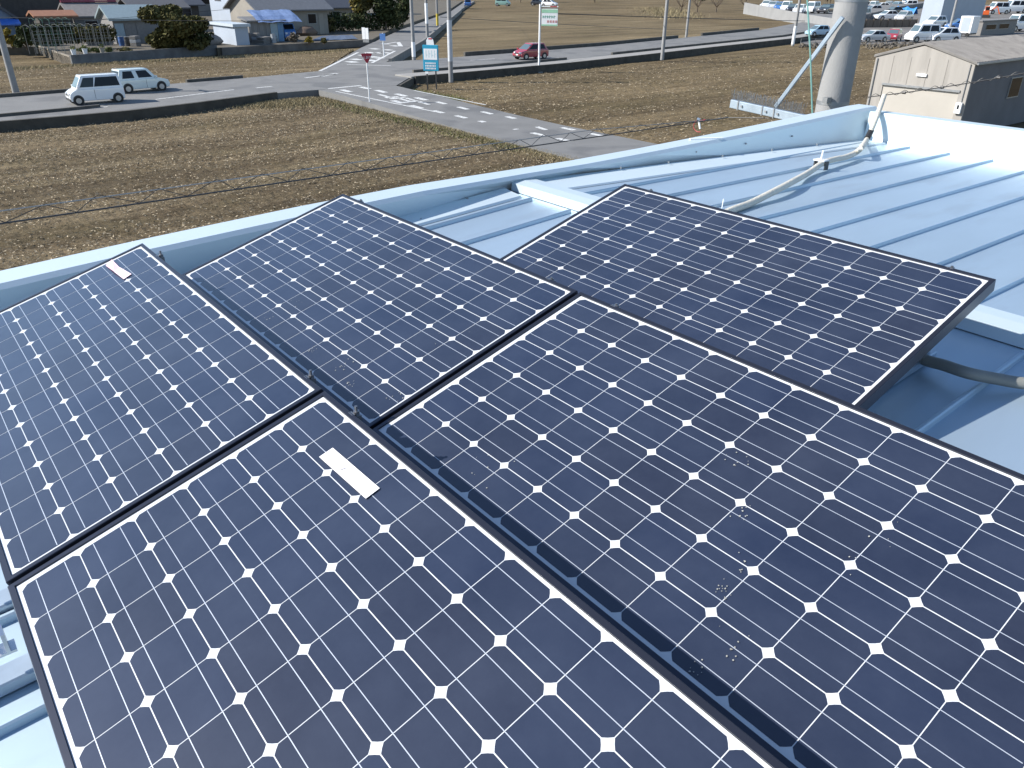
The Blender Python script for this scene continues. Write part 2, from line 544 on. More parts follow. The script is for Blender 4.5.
struct(strip([(-78.5, 98), (-83.3, 118.3)], 0.25, -0.3, 0.35, 'kerb', M_dkerb))
tag(strip([(-69.6, 40.6), (-89.6, 57.2), (-144.5, 99.6), (-180, 127)], -0.3, FZ - 0.05, 0.22, 'retaining_wall', M_kerb),
    'long low concrete wall edging the far straight street above the dry field', 'retaining wall')
tag(strip([(-55.9, 34.75), (-52.3, 31.4)], -0.18, FZ - 0.05, 0.03, 'retaining_wall', M_bank),
    'grey concrete corner wall of the junction dropping beside the side road', 'retaining wall')

def lp(u, v):
    p = at(u, v, 0)
    for _ in range(4):
        p = at(u, v, lz(p.x))
    return p
mk = MB()
def dash(u, v, dx, dy, f=at, dz=0.012):
    p = f(u, v)
    mk.quad(*[(p.x + sx * dx / 2, p.y + sy * dy / 2, (lz(p.x + sx * dx / 2) if f is lp else 0) + dz) for sx, sy in ((-1, -1), (1, -1), (1, 1), (-1, 1))])
def line(u0, v0, u1, v1, w, f=at, dz=0.010):
    p, q = f(u0, v0), f(u1, v1)
    n = 6
    d = (q - p)
    s = Vector((-d.y, d.x, 0)).normalized() * w / 2
    for i in range(n):
        a, c = p + d * (i / n), p + d * ((i + 1) / n)
        for e in (a, c):
            e.z = (lz(e.x) if f is lp else 0) + dz
        mk.quad(a - s, c - s, c + s, a + s)
for u, v in ((441, 103), (463, 108.3), (487, 113), (512, 118), (538, 123.3), (568, 129), (597, 135), (438.5, 112), (461, 117), (485, 122.5), (511, 128.3), (538, 134.3), (564, 140)):
    dash(u, v, 1.05, 0.36, lp)
for u, v in ((365, 88), (381, 91.5), (401, 95.2), (421, 99), (346, 91), (397.5, 102), (416, 107)):
    dash(u, v, 1.3, 0.45, lp)
for u, v, a, c in ((386, 96.5, 1.9, 0.3), (392, 97.5, 0.4, 1.0), (398, 98.5, 0.4, 1.2), (404, 100, 1.6, 0.3), (411, 102, 0.4, 1.2), (418, 101.5, 1.7, 0.3), (424, 103.5, 1.2, 0.3), (409, 99.0, 1.0, 0.28)):
    dash(u, v, a, c, lp, 0.016)
line(516, 126.5, 528, 124, 0.3, lp)
line(528, 124, 546, 130, 0.3, lp)
line(336, 91.5, 436, 112, 0.18, lp)
line(414, 90.5, 486, 105, 0.16, lp)
line(328, 88.8, 361, 85.6, 0.35)
line(320, 71, 358, 52.5, 0.3)
line(347, 64.6, 391, 65.8, 0.25)
line(372, 63, 395, 51, 0.3)
line(305, 78, 336, 74, 0.28)
line(322, 76.4, 336.5, 73.5, 0.5)
line(155, 99.6, 234, 89.8, 0.22)
line(-40, 120, 40, 112, 0.2)
line(90, 108.5, 108, 106.8, 0.22)
line(256, 88, 272, 86.5, 0.25)
for u, v in ((352, 62), (356, 59.5), (371, 60.5), (374, 57), (378, 58), (380, 53), (370, 52.8), (375, 49), (386, 53), (388, 50), (364, 55.5), (395, 46), (385, 44)):
    dash(u, v, 1.5, 0.9)
line(386, 43.8, 398, 42, 0.4)
line(398, 42, 401, 46.5, 0.5)
line(470, 60.5, 495, 58.8, 0.2)
struct(mk.build('road_markings', M_mark))

# straw and clods lying on the fields, dry grass on the verges
def litter(name, n, area, size, m, seed, label):
    rnd = random.Random(seed)
    b = MB()
    for _ in range(n):
        x, y = area(rnd)
        s = rnd.uniform(*size)
        w = s * rnd.uniform(0.15, 0.5)
        a = rnd.uniform(0, 6.3)
        z = FZ + 0.05 + rnd.uniform(-0.02, 0.035)
        ca, sa = math.cos(a), math.sin(a)
        t = rnd.uniform(-0.4, 0.4) * s
        b.quad((x - ca * s / 2, y - sa * s / 2, z - t / 2), (x + sa * w / 2, y - ca * w / 2, z + 0.01), (x + ca * s / 2, y + sa * s / 2, z + t / 2), (x - sa * w / 2, y + ca * w / 2, z - 0.005))
    return stuff(b.build(name, m), label, 'straw')
def area1(r):
    while True:
        x, y = r.uniform(-53, -18), r.uniform(-8, 25.4)
        if (math.sin(x * 1.15 + 0.4 * math.sin(y * .3)) * .5 + .5) * .75 + .25 > r.random():
            return x, y
litter('straw_litter', 56000, area1, (0.02, 0.13), M_straw, 1, 'short pale straw bits scattered over the brown tilled field in front')
def area3(r):
    y = r.uniform(2, 44)
    return r.uniform(-86, -63.5), y
FZ0, FZ = FZ, -0.40
litter('straw_litter', 9000, area3, (0.06, 0.26), M_straw, 12, 'straw bits scattered over the strip field between the road and the garden walls')
FZ = FZ0
def area2(r):
    while True:
        x, y = r.uniform(-57, -20), 31.5 + 75 * r.random() ** 1.3
        if (math.sin(x * 1.2 + 0.5 * math.sin(y * .2)) * .5 + .5) * .75 + .25 > r.random() and x > -56 - (y - 34) * 0.18:
            return x, y
litter('straw_litter', 16000, area2, (0.06, 0.22), M_straw, 2, 'pale straw bits scattered over the field right of the side road')

def grass(name, n, area, h, m, seed, label):
    rnd = random.Random(seed)
    b = MB()
    for _ in range(n):
        x, y, z = area(rnd)
        hh = rnd.uniform(*h)
        a = rnd.uniform(0, 6.3)
        w = hh * 0.07 + 0.009
        lx, ly = rnd.uniform(-1, 1) * hh, rnd.uniform(-1, 1) * hh
        b.add([(x - math.cos(a) * w, y - math.sin(a) * w, z), (x + math.cos(a) * w, y + math.sin(a) * w, z), (x + lx, y + ly, z + hh)], [(0, 1, 2)])
    return stuff(b.build(name, m), label, 'grass')
def verge(r):
    x = r.uniform(-53, -22)
    return x, 25.5 - abs(r.gauss(0, 0.75)), FZ + 0.02
grass('dry_grass', 20000, verge, (0.03, 0.14), M_grass, 3, 'dry yellow grass along the near side of the side road')
def corner(r):
    return -53.2 + abs(r.gauss(0, 1.6)), 22.6 + r.gauss(0, 1.6), FZ + 0.02
grass('dry_grass', 12000, corner, (0.04, 0.20), M_grass, 4, 'tall dry grass clump on the field corner by the junction')
def vergeg(r):
    k = r.random()
    if k < .6:
        return r.uniform(-53, -46), 31.6 + abs(r.gauss(0, .8)), FZ + 0.02
    return r.uniform(-50, -30), 25.0 - abs(r.gauss(0, .6)), FZ + 0.02
grass('green_grass', 5000, vergeg, (0.04, 0.17), M_green, 5, 'patchy green weeds at the foot of the junction corner walls')
def backverge(r):
    y = r.uniform(5, 46)
    return -86.0 + (y - 16) * -.05 + abs(r.gauss(0, 1.2)), y, -0.35
grass('dry_grass', 8000, backverge, (0.05, 0.24), M_grass, 6, 'dry grass at the foot of the garden walls across the road')
def farverge(r):
    y = r.uniform(150, 205)
    return -128 - (y - 150) * 1.0 + r.gauss(0, 3), y + r.gauss(0, 4), FZ - 0.03
grass('dry_grass', 2500, farverge, (0.25, 0.8), M_grass, 8, 'tall tawny dry grass on the bank beside the car park wall')

# ------------------------------------------------------------------ the building we stand on
def zn(y):                                 # near roof slope, rising to the ridge
    return CH - 1.09 - 0.065 * (3.2 - y)
def zf(y):                                 # far roof slope, almost level
    return CH - 1.09 - 0.014 * (y - 3.2)
bld = thing('metal_roofed_building', 'pale blue standing seam metal roof with parapets carrying the solar panels', 'building', (0, 0, 0))
XE, YB, YS = 5.2, 6.32, -9.0
RY = 2.95
roof = MB()
roof.quad((-3.62, YS, zn(YS)), (XE, YS, zn(YS)), (XE, RY, zn(RY)), (-3.62, RY, zn(RY)))
roof.quad((-3.66, RY, zf(RY)), (XE, RY, zf(RY)), (XE, YB, zf(YB)), (-3.28, YB, zf(YB)))
def rib(x, y0, y1, zfn, w=0.011, h=0.020, x1=None):
    x1 = x if x1 is None else x1
    vs = []
    for xx, y in ((x, y0), (x1, y1)):
        z = zfn(y)
        vs += [(xx - w, y, z - 0.004), (xx - w * 0.75, y, z + h * 0.8), (xx - w * .35, y, z + h), (xx + w * .35, y, z + h), (xx + w * 0.75, y, z + h * 0.8), (xx + w, y, z - 0.004)]
    roof.add(vs, [(i, i + 1, i + 7, i + 6) for i in range(5)] + [(0, 1, 2, 3, 4, 5), (11, 10, 9, 8, 7, 6)])
for k in range(27):
    rib(-3.365 + 0.325 * k, YS, 2.84, zn)
for k in range(28):
    x = -3.2 + 0.306 * k
    rib(x, 3.06, 6.27, zf, .007, .017)
roofo = roof.build('roof', M_roof, bld)
# flat flashing strips next to the side parapet
MB().prism([(-3.62, zn(YS) + .004), (-3.44, zn(YS) + .012), (-3.44, zn(YS) - .01), (-3.62, zn(YS) - .01)], YS, YS + .01, 'y')
fl = MB()
fl.add([(-3.60, YS, zn(YS) + .03), (-3.45, YS, zn(YS) + .014), (-3.44, YS, zn(YS) + .002), (-3.60, 2.83, zn(2.83) + .03), (-3.45, 2.83, zn(2.83) + .014), (-3.44, 2.83, zn(2.83) + .002)], [(0, 1, 4, 3), (1, 2, 5, 4)])
fl.add([(-3.64, 3.07, zf(3.07) + .012), (-3.36, 3.07, zf(3.07) + .011), (-3.35, 3.07, zf(3.07) + .002), (-3.27, 6.28, zf(6.28) + .012), (-3.10, 6.28, zf(6.28) + .011), (-3.09, 6.28, zf(6.28) + .002)], [(0, 1, 4, 3), (1, 2, 5, 4)])
fl.build('flashing', M_parap, roofo)
cap = MB()
zc = CH - 1.09
cap.add([(-3.6, 2.88, zn(2.88) + .004), (-3.6, 2.884, zc + .030), (-3.6, 2.96, zc + .038), (-3.6, 3.05, zc + .032), (-3.6, 3.055, zf(3.055) + .003),
         (XE, 2.88, zn(2.88) + .004), (XE, 2.884, zc + .030), (XE, 2.96, zc + .038), (XE, 3.05, zc + .032), (XE, 3.055, zf(3.055) + .003)],
        [(i, i + 1, i + 6, i + 5) for i in range(4)] + [(4, 3, 2, 1, 0)])
cap.build('ridge_cap', M_parap, roofo)
# side parapet: (y, outer x, inner top x, inner bottom x, top z)
ST = [(YS, -3.75, -3.56, -3.61, CH - 1.42), (0.25, -3.75, -3.55, -3.61, CH - 1.09), (0.83, -3.75, -3.55, -3.61, CH - 1.06), (1.6, -3.75, -3.55, -3.60, CH - 1.03), (2.25, -3.75, -3.56, -3.60, CH - 1.015),
      (3.0, -3.75, -3.58, -3.64, CH - 1.022), (3.46, -3.74, -3.57, -3.64, CH - 1.024), (4.05, -3.71, -3.54, -3.56, CH - 1.01), (5.0, -3.66, -3.47, -3.45, CH - 0.975), (5.8, -3.58, -3.40, -3.36, CH - 0.93), (6.34, -3.52, -3.34, -3.285, CH - 0.895), (6.48, -3.50, -3.32, -3.27, CH - 0.89)]
pa = MB()
for y, xo, xi, xb, z in ST:
    zb = (zn(y) if y < 3 else zf(y)) - 0.01
    pa.v += [(xo, y, zb - 0.5), (xo, y, z - 0.012), (xo + .012, y, z), (xi - .02, y, z), (xi, y, z - 0.02), (xb, y, zb)]
for i in range(len(ST) - 1):
    for k in range(5):
        a = i * 6 + k
        pa.f.append((a, a + 1, a + 7, a + 6))
pa.f += [(0, 1, 2, 3, 4, 5), tuple(range(len(pa.v) - 1, len(pa.v) - 7, -1))]
par1 = pa.build('parapet', M_parap, bld)
ZT = CH - 0.915
par2 = MB().prism([(6.30, zf(6.3) - .01), (6.315, zf(6.3) + .02), (6.325, ZT - 0.012), (6.335, ZT), (6.46, ZT), (6.47, ZT - .012), (6.47, ZT - 0.75), (6.33, ZT - 0.75)], -3.30, XE, 'x').build('parapet', M_parap, bld)
for i, (u, v) in enumerate(((612, 169), (651, 162), (687, 155.5), (720, 147.5), (783, 131.5))):
    d = ray(u, v)
    p = onx(u, v, -3.6 + 0.13 * i / 2.5)
for y, dz in ((3.55, .05), (3.95, .055), (4.45, .06), (4.95, .075), (5.45, .09), (1.2, .04), (2.0, .035), (2.55, .03)):
    i = max(k for k in range(len(ST)) if ST[k][0] <= y)
    t = (y - ST[i][0]) / (ST[i + 1][0] - ST[i][0])
    xb = ST[i][3] + (ST[i + 1][3] - ST[i][3]) * t
    xi = ST[i][2] + (ST[i + 1][2] - ST[i][2]) * t
    z = (zn(y) if y < 3 else zf(y)) + dz
    MB().tube([((xb + xi) / 2 - .012, y, z), ((xb + xi) / 2 + .010, y, z)], 0.006, 6).build('screw', M_dsteel, par1)
    x2 = xb + 0.10
    z2 = (zn(y) if y < 3 else zf(y)) + 0.018
    MB().tube([(x2, y + .18, z2), (x2, y + .18, z2 + .014)], 0.006, 6).build('screw', M_dsteel, roofo)
M_siding = mat('pale_siding', (0.50, 0.55, 0.58), 0.5, var=0.06, scale=1)
wl = MB()
for (x0, y0, x1, y1) in ((-3.70, YS, -3.70, 6.40), (-3.70, 6.40, XE - .05, 6.40), (XE - .05, 6.40, XE - .05, YS + .05), (XE - .05, YS + .05, -3.70, YS + .05)):
    wl.quad((x0, y0, FZ - .05), (x1, y1, FZ - .05), (x1, y1, 5.0), (x0, y0, 5.0))
wl.build('wall', M_siding, bld)
MB().tube([(-3.77, -3, FZ), (-3.77, -3, 4.9)], 0.045, 8).build('downpipe', M_parap, bld)

# ------------------------------------------------------------------ solar panels
CP = 0.128                                 # cell pitch
TILT = R(16.237)
PU = Vector((1, 0, 0))
PV = Vector((0, -math.cos(TILT), -math.sin(TILT)))
PN = Vector((0, -math.sin(TILT), math.cos(TILT)))
PANELS = {
    'A': Vector((-3.2568, 0.7127, CH - 0.9557)), 'B': Vector((-3.2507, 1.6093, CH - 0.8883)), 'C': Vector((-2.3978, 2.5785, CH - 0.8191)),
    'D': Vector((-1.6548, 0.7127, CH - 0.9554)), 'E': Vector((-1.6487, 1.6093, CH - 0.8879))}
def panel_meshes():
    u0, u1, v0, v1 = -0.028, 1.559, -0.020, 0.790      # outer frame; local x = u, local y = -v
    lip = 0.0135
    fr = MB()
    zt, zb = 0.004, -0.038
    o = [(u0, -v0), (u1, -v0), (u1, -v1), (u0, -v1)]
    i_ = [(u0 + lip, -v0 - lip), (u1 - lip, -v0 - lip), (u1 - lip, -v1 + lip), (u0 + lip, -v1 + lip)]
    vs = [(x, y, zb) for x, y in o] + [(x, y, zt - .0015) for x, y in o]
    q = .0015
    sg = [(1, -1), (-1, -1), (-1, 1), (1, 1)]
    vs += [(x + q * s, y + q * t, zt) for (x, y), (s, t) in zip(o, sg)] + [(x, y, zt) for x, y in i_] + [(x, y, -0.002) for x, y in i_]
    inn = [(u0 + .03, -v0 - .03), (u1 - .03, -v0 - .03), (u1 - .03, -v1 + .03), (u0 + .03, -v1 + .03)]
    vs += [(x, y, zb) for x, y in inn]
    fs = []
    for a, c in ((0, 4), (4, 8), (8, 12), (12, 16), (20, 0)):
        for k in range(4):
            k2 = (k + 1) % 4
            fs.append((a + k, a + k2, c + k2, c + k))
    fr.add(vs, fs)
    fr.box(u0 + .004, u0 + .012, -v1 + .01, -v0 - .01, zb + .003, zb + .02)
    bs = MB()
    bs.box(u0 + lip + .0005, u1 - lip - .0005, -v1 + lip + .0005, -v0 - lip - .0005, -0.006, 0.0)
    ce, bu = MB(), MB()
    gu, gv, cut = 0.00095, 0.0011, 0.0132
    for i in range(12):
        for j in range(6):
            a0, a1 = i * CP + gu, (i + 1) * CP - gu
            b0, b1 = j * CP + gv, (j + 1) * CP - gv
            k = 0.47 * cut
            pts = [(a0 + cut, b0), (a1 - cut, b0), (a1 - k, b0 + k), (a1, b0 + cut), (a1, b1 - cut), (a1 - k, b1 - k), (a1 - cut, b1), (a0 + cut, b1), (a0 + k, b1 - k), (a0, b1 - cut), (a0, b0 + cut), (a0 + k, b0 + k)]
            ce.quad(*[(p, -w, 0.0003) for p, w in pts])
    for j in range(6):
        for f in (0.255, 0.745):
            y = (j + f) * CP
            w = 0.0008
            bu.quad((0.004, -y - w, 0.0006), (12 * CP - .004, -y - w, 0.0006), (12 * CP - .004, -y + w, 0.0006), (0.004, -y + w, 0.0006))
    jb = MB()
    jb.box(0.70, 0.82, -0.16, -0.06, -0.030, -0.007)
    return fr, bs, ce, bu, jb
LAB = {'A': 'solar panel at the left edge with a crumpled pinkish paper at its top corner',
       'B': 'back middle solar panel behind the left one, flecked with droppings low down',
       'C': 'rearmost solar panel standing alone below the white cable on the roof',
       'D': 'front solar panel with a long white paper strip stuck near its top corner',
       'E': 'large right-hand solar panel beside the front one, shaded along its lower edge'}
protos = None
roots = {}
PG = 'dark blue solar panels tilted on the metal roof'
Rm = Matrix.Rotation(TILT, 4, 'X')
for k in 'DAEBC':
    t = thing('solar_panel', LAB[k], 'solar panel', PANELS[k], 0, PG)
    t.rotation_euler = (TILT, 0, 0)
    roots[k] = t
    if protos is None:
        fr, bs, ce, bu, jb = panel_meshes()
        protos = [fr.build('frame', M_frame, t), bs.build('backsheet', M_back, t), ce.build('cells', M_cell, t), bu.build('busbars', M_bus, t), jb.build('junction_box', M_plast, t)]
        for o in protos[2:4]:
            for p in o.data.polygons:
                pass
    else:
        for o in protos:
            c = o.copy()
            COL.objects.link(c)
            c.parent = t
def plocal(k, u, v):                       # sight line onto a panel -> panel-local x, y
    d = ray(u, v)
    kk = (PANELS[k] - ORG).dot(PN) / d.dot(PN)
    p = ORG + d * kk - PANELS[k]
    return p.dot(PU), -p.dot(PV)
def flecks(k, spots):
    rnd = random.Random(ord(k))
    b = MB()
    for u, v, n, s in spots:
        cx, cy = plocal(k, u, v)
        for _ in range(n + 1):
            x, y = cx + rnd.gauss(0, s), cy + rnd.gauss(0, s)
            r = rnd.uniform(0.0008, 0.0024)
            b.quad(*[(x + r * rnd.uniform(.6, 1.2) * math.cos(a), y + r * rnd.uniform(.6, 1.2) * math.sin(a), 0.0026) for a in (0, 1.05, 2.1, 3.14, 4.2, 5.2)])
    b.build('dropping_flecks', M_fleck, roots[k])['kind'] = 'stuff'
flecks('B', [(311, 351, 8, .012), (345, 366, 9, .014), (352, 383, 9, .012), (398, 396, 8, .016), (268, 318, 5, .014), (300, 300, 4, .02), (450, 330, 4, .05)])
flecks('E', [(724, 591, 14, .010), (736, 648, 10, .014), (698, 671, 8, .012), (740, 462, 8, .014), (741, 515, 9, .012), (741, 567, 6, .012), (880, 560, 6, .05), (480, 470, 6, .03)])
def sheet(k, pts, name, m, label, cat, lift=0.004, bend=0.0):
    t = thing(name, label, cat, PANELS[k], 0)
    t.rotation_euler = (TILT, 0, 0)
    lo = [plocal(k, u, v) for u, v in pts]
    b = MB()
    n = len(lo)
    z = [lift + bend * (i % 2) for i in range(n)]
    b.add([(x, y, zz) for (x, y), zz in zip(lo, z)] + [(x, y, zz - .0012) for (x, y), zz in zip(lo, z)],
          [tuple(range(n)), tuple(range(2 * n - 1, n - 1, -1))] + [(i, n + i, n + (i + 1) % n, (i + 1) % n) for i in range(n)])
    return t, b.build('paper', m, t)
t, _ = sheet('D', [(333.3, 448.9), (380.2, 489.3), (366.4, 499.7), (319.8, 458)], 'paper_strip', M_paper, 'blank white paper strip lying on the front solar panel', 'paper')
b = MB()
x0, y0 = plocal('D', 341.0, 471.6)
x1, y1 = plocal('D', 347.5, 469.0)
b.beam((x0, y0, .0058), (x1, y1, .0058), .0015, .001)
b.build('pencil_mark', M_ink, t)
t, _ = sheet('A', [(106.3, 266.6), (113.3, 261.9), (121, 269.4), (115.6, 274)], 'paper_scrap', M_paperp, 'crumpled pinkish paper scrap on the top corner of the left solar panel', 'paper', .005, .006)
lo = [plocal('A', *q) for q in ((115.6, 274), (121, 269.4), (132, 274.8), (124.2, 280))]
b = MB()
b.add([(x, y, .004 + .006 * (i in (0, 1))) for i, (x, y) in enumerate(lo)] + [(x, y, .003 + .006 * (i in (0, 1))) for i, (x, y) in enumerate(lo)],
      [(0, 1, 2, 3), (7, 6, 5, 4), (0, 4, 5, 1), (1, 5, 6, 2), (2, 6, 7, 3), (3, 7, 4, 0)])
b.build('folded_half', mat('pale_pink_paper', (0.78, 0.62, 0.69), 0.7), t)

# racks: two rails on the roof ribs, short rear posts, clamps at the panel edges
RL = {'A': 'galvanised rack under the left solar panel with bolted rail ends', 'B': 'galvanised rack under the back middle solar panel', 'C': 'galvanised rack holding up the rearmost solar panel',
      'D': 'galvanised rack under the front solar panel, rail sticking out at lower left', 'E': 'galvanised rack under the large right-hand solar panel'}
for k in 'ABCDE':
    p = PANELS[k]
    t = thing('mounting_rack', RL[k], 'mounting rack', (p.x, p.y, zn(p.y)), 0, 'racks under the solar panels')
    for uu in ((0.12, 1.42) if k != 'A' else (0.17, 1.47)):
        ya, yb = -1.35 if k in 'AD' else -0.80, 0.02
        b = MB()
        zl = [zn(p.y + y) - zn(p.y) + 0.003 for y in (ya, yb)]
        b.add([(uu + sx * .032, y, z + h) for y, z in zip((ya, yb), zl) for sx, h in ((-1, 0), (1, 0), (1, .030), (-1, .030))],
              [(0, 3, 2, 1), (4, 5, 6, 7), (0, 1, 5, 4), (1, 2, 6, 5), (2, 3, 7, 6), (3, 0, 4, 7)])
        rl = b.build('rail', M_steel, t, bevel=.004, segs=1)
        # rear post
        MB().box(uu - .02, uu + .02, -0.045, -0.005, zl[1] + .030, p.z - zn(p.y) - 0.050).build('post', M_steel, t)
        # clamp with bolt at the upper edge
        zu = p.z - zn(p.y) + 0.0055
        c = MB().box(uu - .011, uu + .011, 0.022, 0.038, zu - .05, zu - .004).box(uu - .010, uu + .010, .013, .022, zu + .0002, zu + .003).build('clamp', M_dbolt, t)
        hb = .012 if k in 'AD' else .004
        MB().tube([(uu, .030, zu - .004), (uu, .030, zu + hb * .5)], .0085, 6).tube([(uu, .030, zu + hb * .5), (uu, .030, zu + hb * 1.6)], .0042, 6).build('bolt', M_dbolt, c)
        # lower clamp
        yl_, zl_ = -0.79 * math.cos(TILT) - 0.03, -0.79 * math.sin(TILT) + p.z - zn(p.y)
        c = MB().box(uu - .018, uu + .018, yl_ - .05, yl_ + .012, zl_ - .040, zl_ - .034).box(uu - .018, uu + .018, yl_ - .006, yl_ + .001, zl_ - .034, zl_ + .012).build('clamp', M_bolt, t)
        MB().tube([(uu, yl_ - .03, zl_ - .034), (uu, yl_ - .03, zl_ - .020)], .011, 6).tube([(uu, yl_ - .03, zl_ - .02), (uu, yl_ - .03, zl_ + .004)], .005, 6).build('bolt', M_bolt, c)

# ------------------------------------------------------------------ cables and fittings on the roof
def rf(u, v, lift=0.0):                    # sight line onto the far roof slope
    d = ray(u, v)
    n = Vector((0, 0.014, 1))
    c = CH - 1.09 + 0.014 * 3.2 + lift
    return ORG + d * ((c - ORG.dot(n)) / d.dot(n))
def rn(u, v, lift=0.0):
    d = ray(u, v)
    n = Vector((0, -0.065, 1))
    c = CH - 1.09 - 0.065 * 3.2 + lift
    return ORG + d * ((c - ORG.dot(n)) / d.dot(n))
def smooth_path(pts, n=6):
    pts = [Vector(p) for p in pts]
    out = []
    for i in range(len(pts) - 1):
        p0, p1, p2, p3 = pts[max(i - 1, 0)], pts[i], pts[i + 1], pts[min(i + 2, len(pts) - 1)]
        for k in range(n):
            t = k / n
            out.append(0.5 * ((2 * p1) + (p2 - p0) * t + (2 * p0 - 5 * p1 + 4 * p2 - p3) * t * t + (3 * p1 - p0 - 3 * p2 + p3) * t ** 3))
    return out + [pts[-1]]
kc = thing('cable_conduit', 'pale ribbed cable conduit snaking over the roof up to the corner parapet', 'conduit', (0, 0, 0))
A0 = rf(722, 216, .02)
cpts = [A0 + Vector((.25, -.25, -.0)), A0, rf(751, 203, .022), rf(775, 191, .045), rf(792, 182, .05), rf(808, 173, .03), rf(822, 163.5, .05), rf(834, 159.5, .05), rf(846, 157, .045), rf(856, 152.5, .05), rf(862, 147, .09)]
e1 = ony(870, 133, 6.18)
e2 = ony(877, 116, 6.27)
e3 = ony(884, 96, 6.46)
cpts += [ony(866.5, 140, 6.10), e1, e2, e3]
MB().tube(smooth_path(cpts, 8), 0.0195, 12).build('sleeve', M_cond, kc, smooth=True)
MB().tube([ony(867.2, 138.2, 6.12), ony(869.2, 134.5, 6.17), ony(871.2, 130.5, 6.2)], 0.0225, 12).build('tape_wrap', M_black, kc, smooth=True)
kg = tag(MB().tube(smooth_path([rn(895, 338, .03), rn(920, 357.5, .035), rn(945, 365.5, .05), rn(968, 373, .055), rn(995, 378.5, .04), rn(1030, 384, .03), rn(1120, 392, .03), rn(1120, 392, .03) + Vector((1.2, .1, 0)), rn(1120, 392, .03) + Vector((3.6, -.1, 0))], 8), 0.019, 12).build('cable_conduit', M_condg, smooth=True),
         'dull grey cable conduit on the shaded roof by the rearmost panel', 'conduit')
kt = thing('cable_clip', 'small white plastic clip strapped over the pale conduit', 'cable clip', rf(822, 163, .05))
q = kt.location.copy()
def rel(p):
    return tuple(Vector(p) - q)
MB().box(-.05, .03, -.03, .03, .014, .022).build('plate', WHITE, kt)
MB().tube([(.0, -.02, .02), (.005, -.02, .085)], .006, 6).build('stem', WHITE, kt)
for dx in (-.045, .035):
    MB().box(dx - .004, dx + .004, -.02, .02, -.04, .014).build('leg', M_plast, kt)
zt_ = thing('cable_tie', 'loose white cable tie tail standing above the rearmost panel edge', 'cable tie', rf(722, 208, .0))
MB().tube([(0, 0, 0), (.003, 0, .05)], .003, 5).build('tail', WHITE, zt_)
# white strip and red clip lying on the side parapet
q2 = onx(703, 136.5, -3.60)
MB_ = MB()
pa_, pb_ = Vector((-3.63, 4.52, CH - .988)), Vector((-3.50, 4.72, CH - .983))
tag(MB().beam(pa_, pb_, .025, .012).build('metal_strip', WHITE), 'short white metal strip lying across the side parapet', 'strip')

# utility pole beside the building, its bird-spiked arm, brace and stay wire
PY = 7.55
pb = ony(832, 106, PY)
ptp = ony(852, 4, PY)
pole = thing('utility_pole', 'thick grey concrete utility pole right behind the roof parapet', 'utility pole', (pb.x, PY, FZ))
MB().tube([(0, 0, 0), (0, 0, 10.5)], 0.178, 28, r1=0.135).build('shaft', M_conc, pole, smooth=True)
for z in (pb.z - FZ + .02, pb.z - FZ + 0.93):
    MB().tube([(0, 0, z), (0, 0, z + .035)], 0.181 - .0041 * z, 24).build('band', M_dsteel, pole, smooth=True)
bk = MB().box(.02, .07, -.23, -.15, pb.z - FZ + .05, pb.z - FZ + .10).build('band_lug', M_dsteel, pole)
MB().box(-.2, -.12, -.2, -.12, 9.2, 9.3).build('crossarm_bracket', M_dsteel, pole)
MB().box(-1.0, 1.0, -.06, .06, 9.6, 9.7).build('crossarm', M_steel, pole)
a0, a1 = ony(731.5, 103.5, PY - .28), ony(800, 118.5, PY - .28)
am = thing('spiked_arm', 'horizontal galvanised steel arm with rows of bird spikes fixed to the pole', 'arm', a0)
d01 = a1 - a0
d01 = d01 * 1.06
MB().beam((0, 0, 0), d01, .06, .085).build('arm', M_steel, am, bevel=.006, segs=1)
sp = MB()
rnd = random.Random(5)
for i in range(64):
    p = d01 * (i / 66 + .004)
    for sgn in (-1, 0, 1):
        sp.tube([p + Vector((0, sgn * .02, .04)), p + Vector((rnd.uniform(-.015, .015), sgn * .05 + rnd.uniform(-.01, .01), .04 + rnd.uniform(.085, .11)))], .0015, 4)
sp.build('bird_spikes', M_dsteel, am)
for f in (.12, .46, .62):
    p = d01 * f
    MB().beam(p + Vector((0, -.034, -.048)), p + Vector((0, -.034, .048)), .012, .006).build('strap', M_dsteel, am)
    MB().tube([p + Vector((.05, -.03, 0)), p + Vector((.05, -.045, 0))], .012, 6).build('bolt', M_dsteel, am)
s0, s1 = ony(775.5, 107, PY - .29), ony(843, 17, PY - .19)
br = tag(MB().beam(s0, s1, .036, .036).build('brace', M_steel, bevel=.004, segs=1), 'slanting galvanised steel brace from the spiked arm up to the pole', 'brace')
g0, g1 = ony(812.5, 118, PY - .6), ony(806.5, -14, PY - .6)
w = MB().tube([g0, (g0 + g1) / 2 + Vector((.008, 0, 0)), g1], .0075, 6)
tag(w.build('hanging_wire', mat('green_wire', (0.16, 0.33, 0.30), .5)), 'thin green wire hanging down in front of the concrete pole', 'wire')
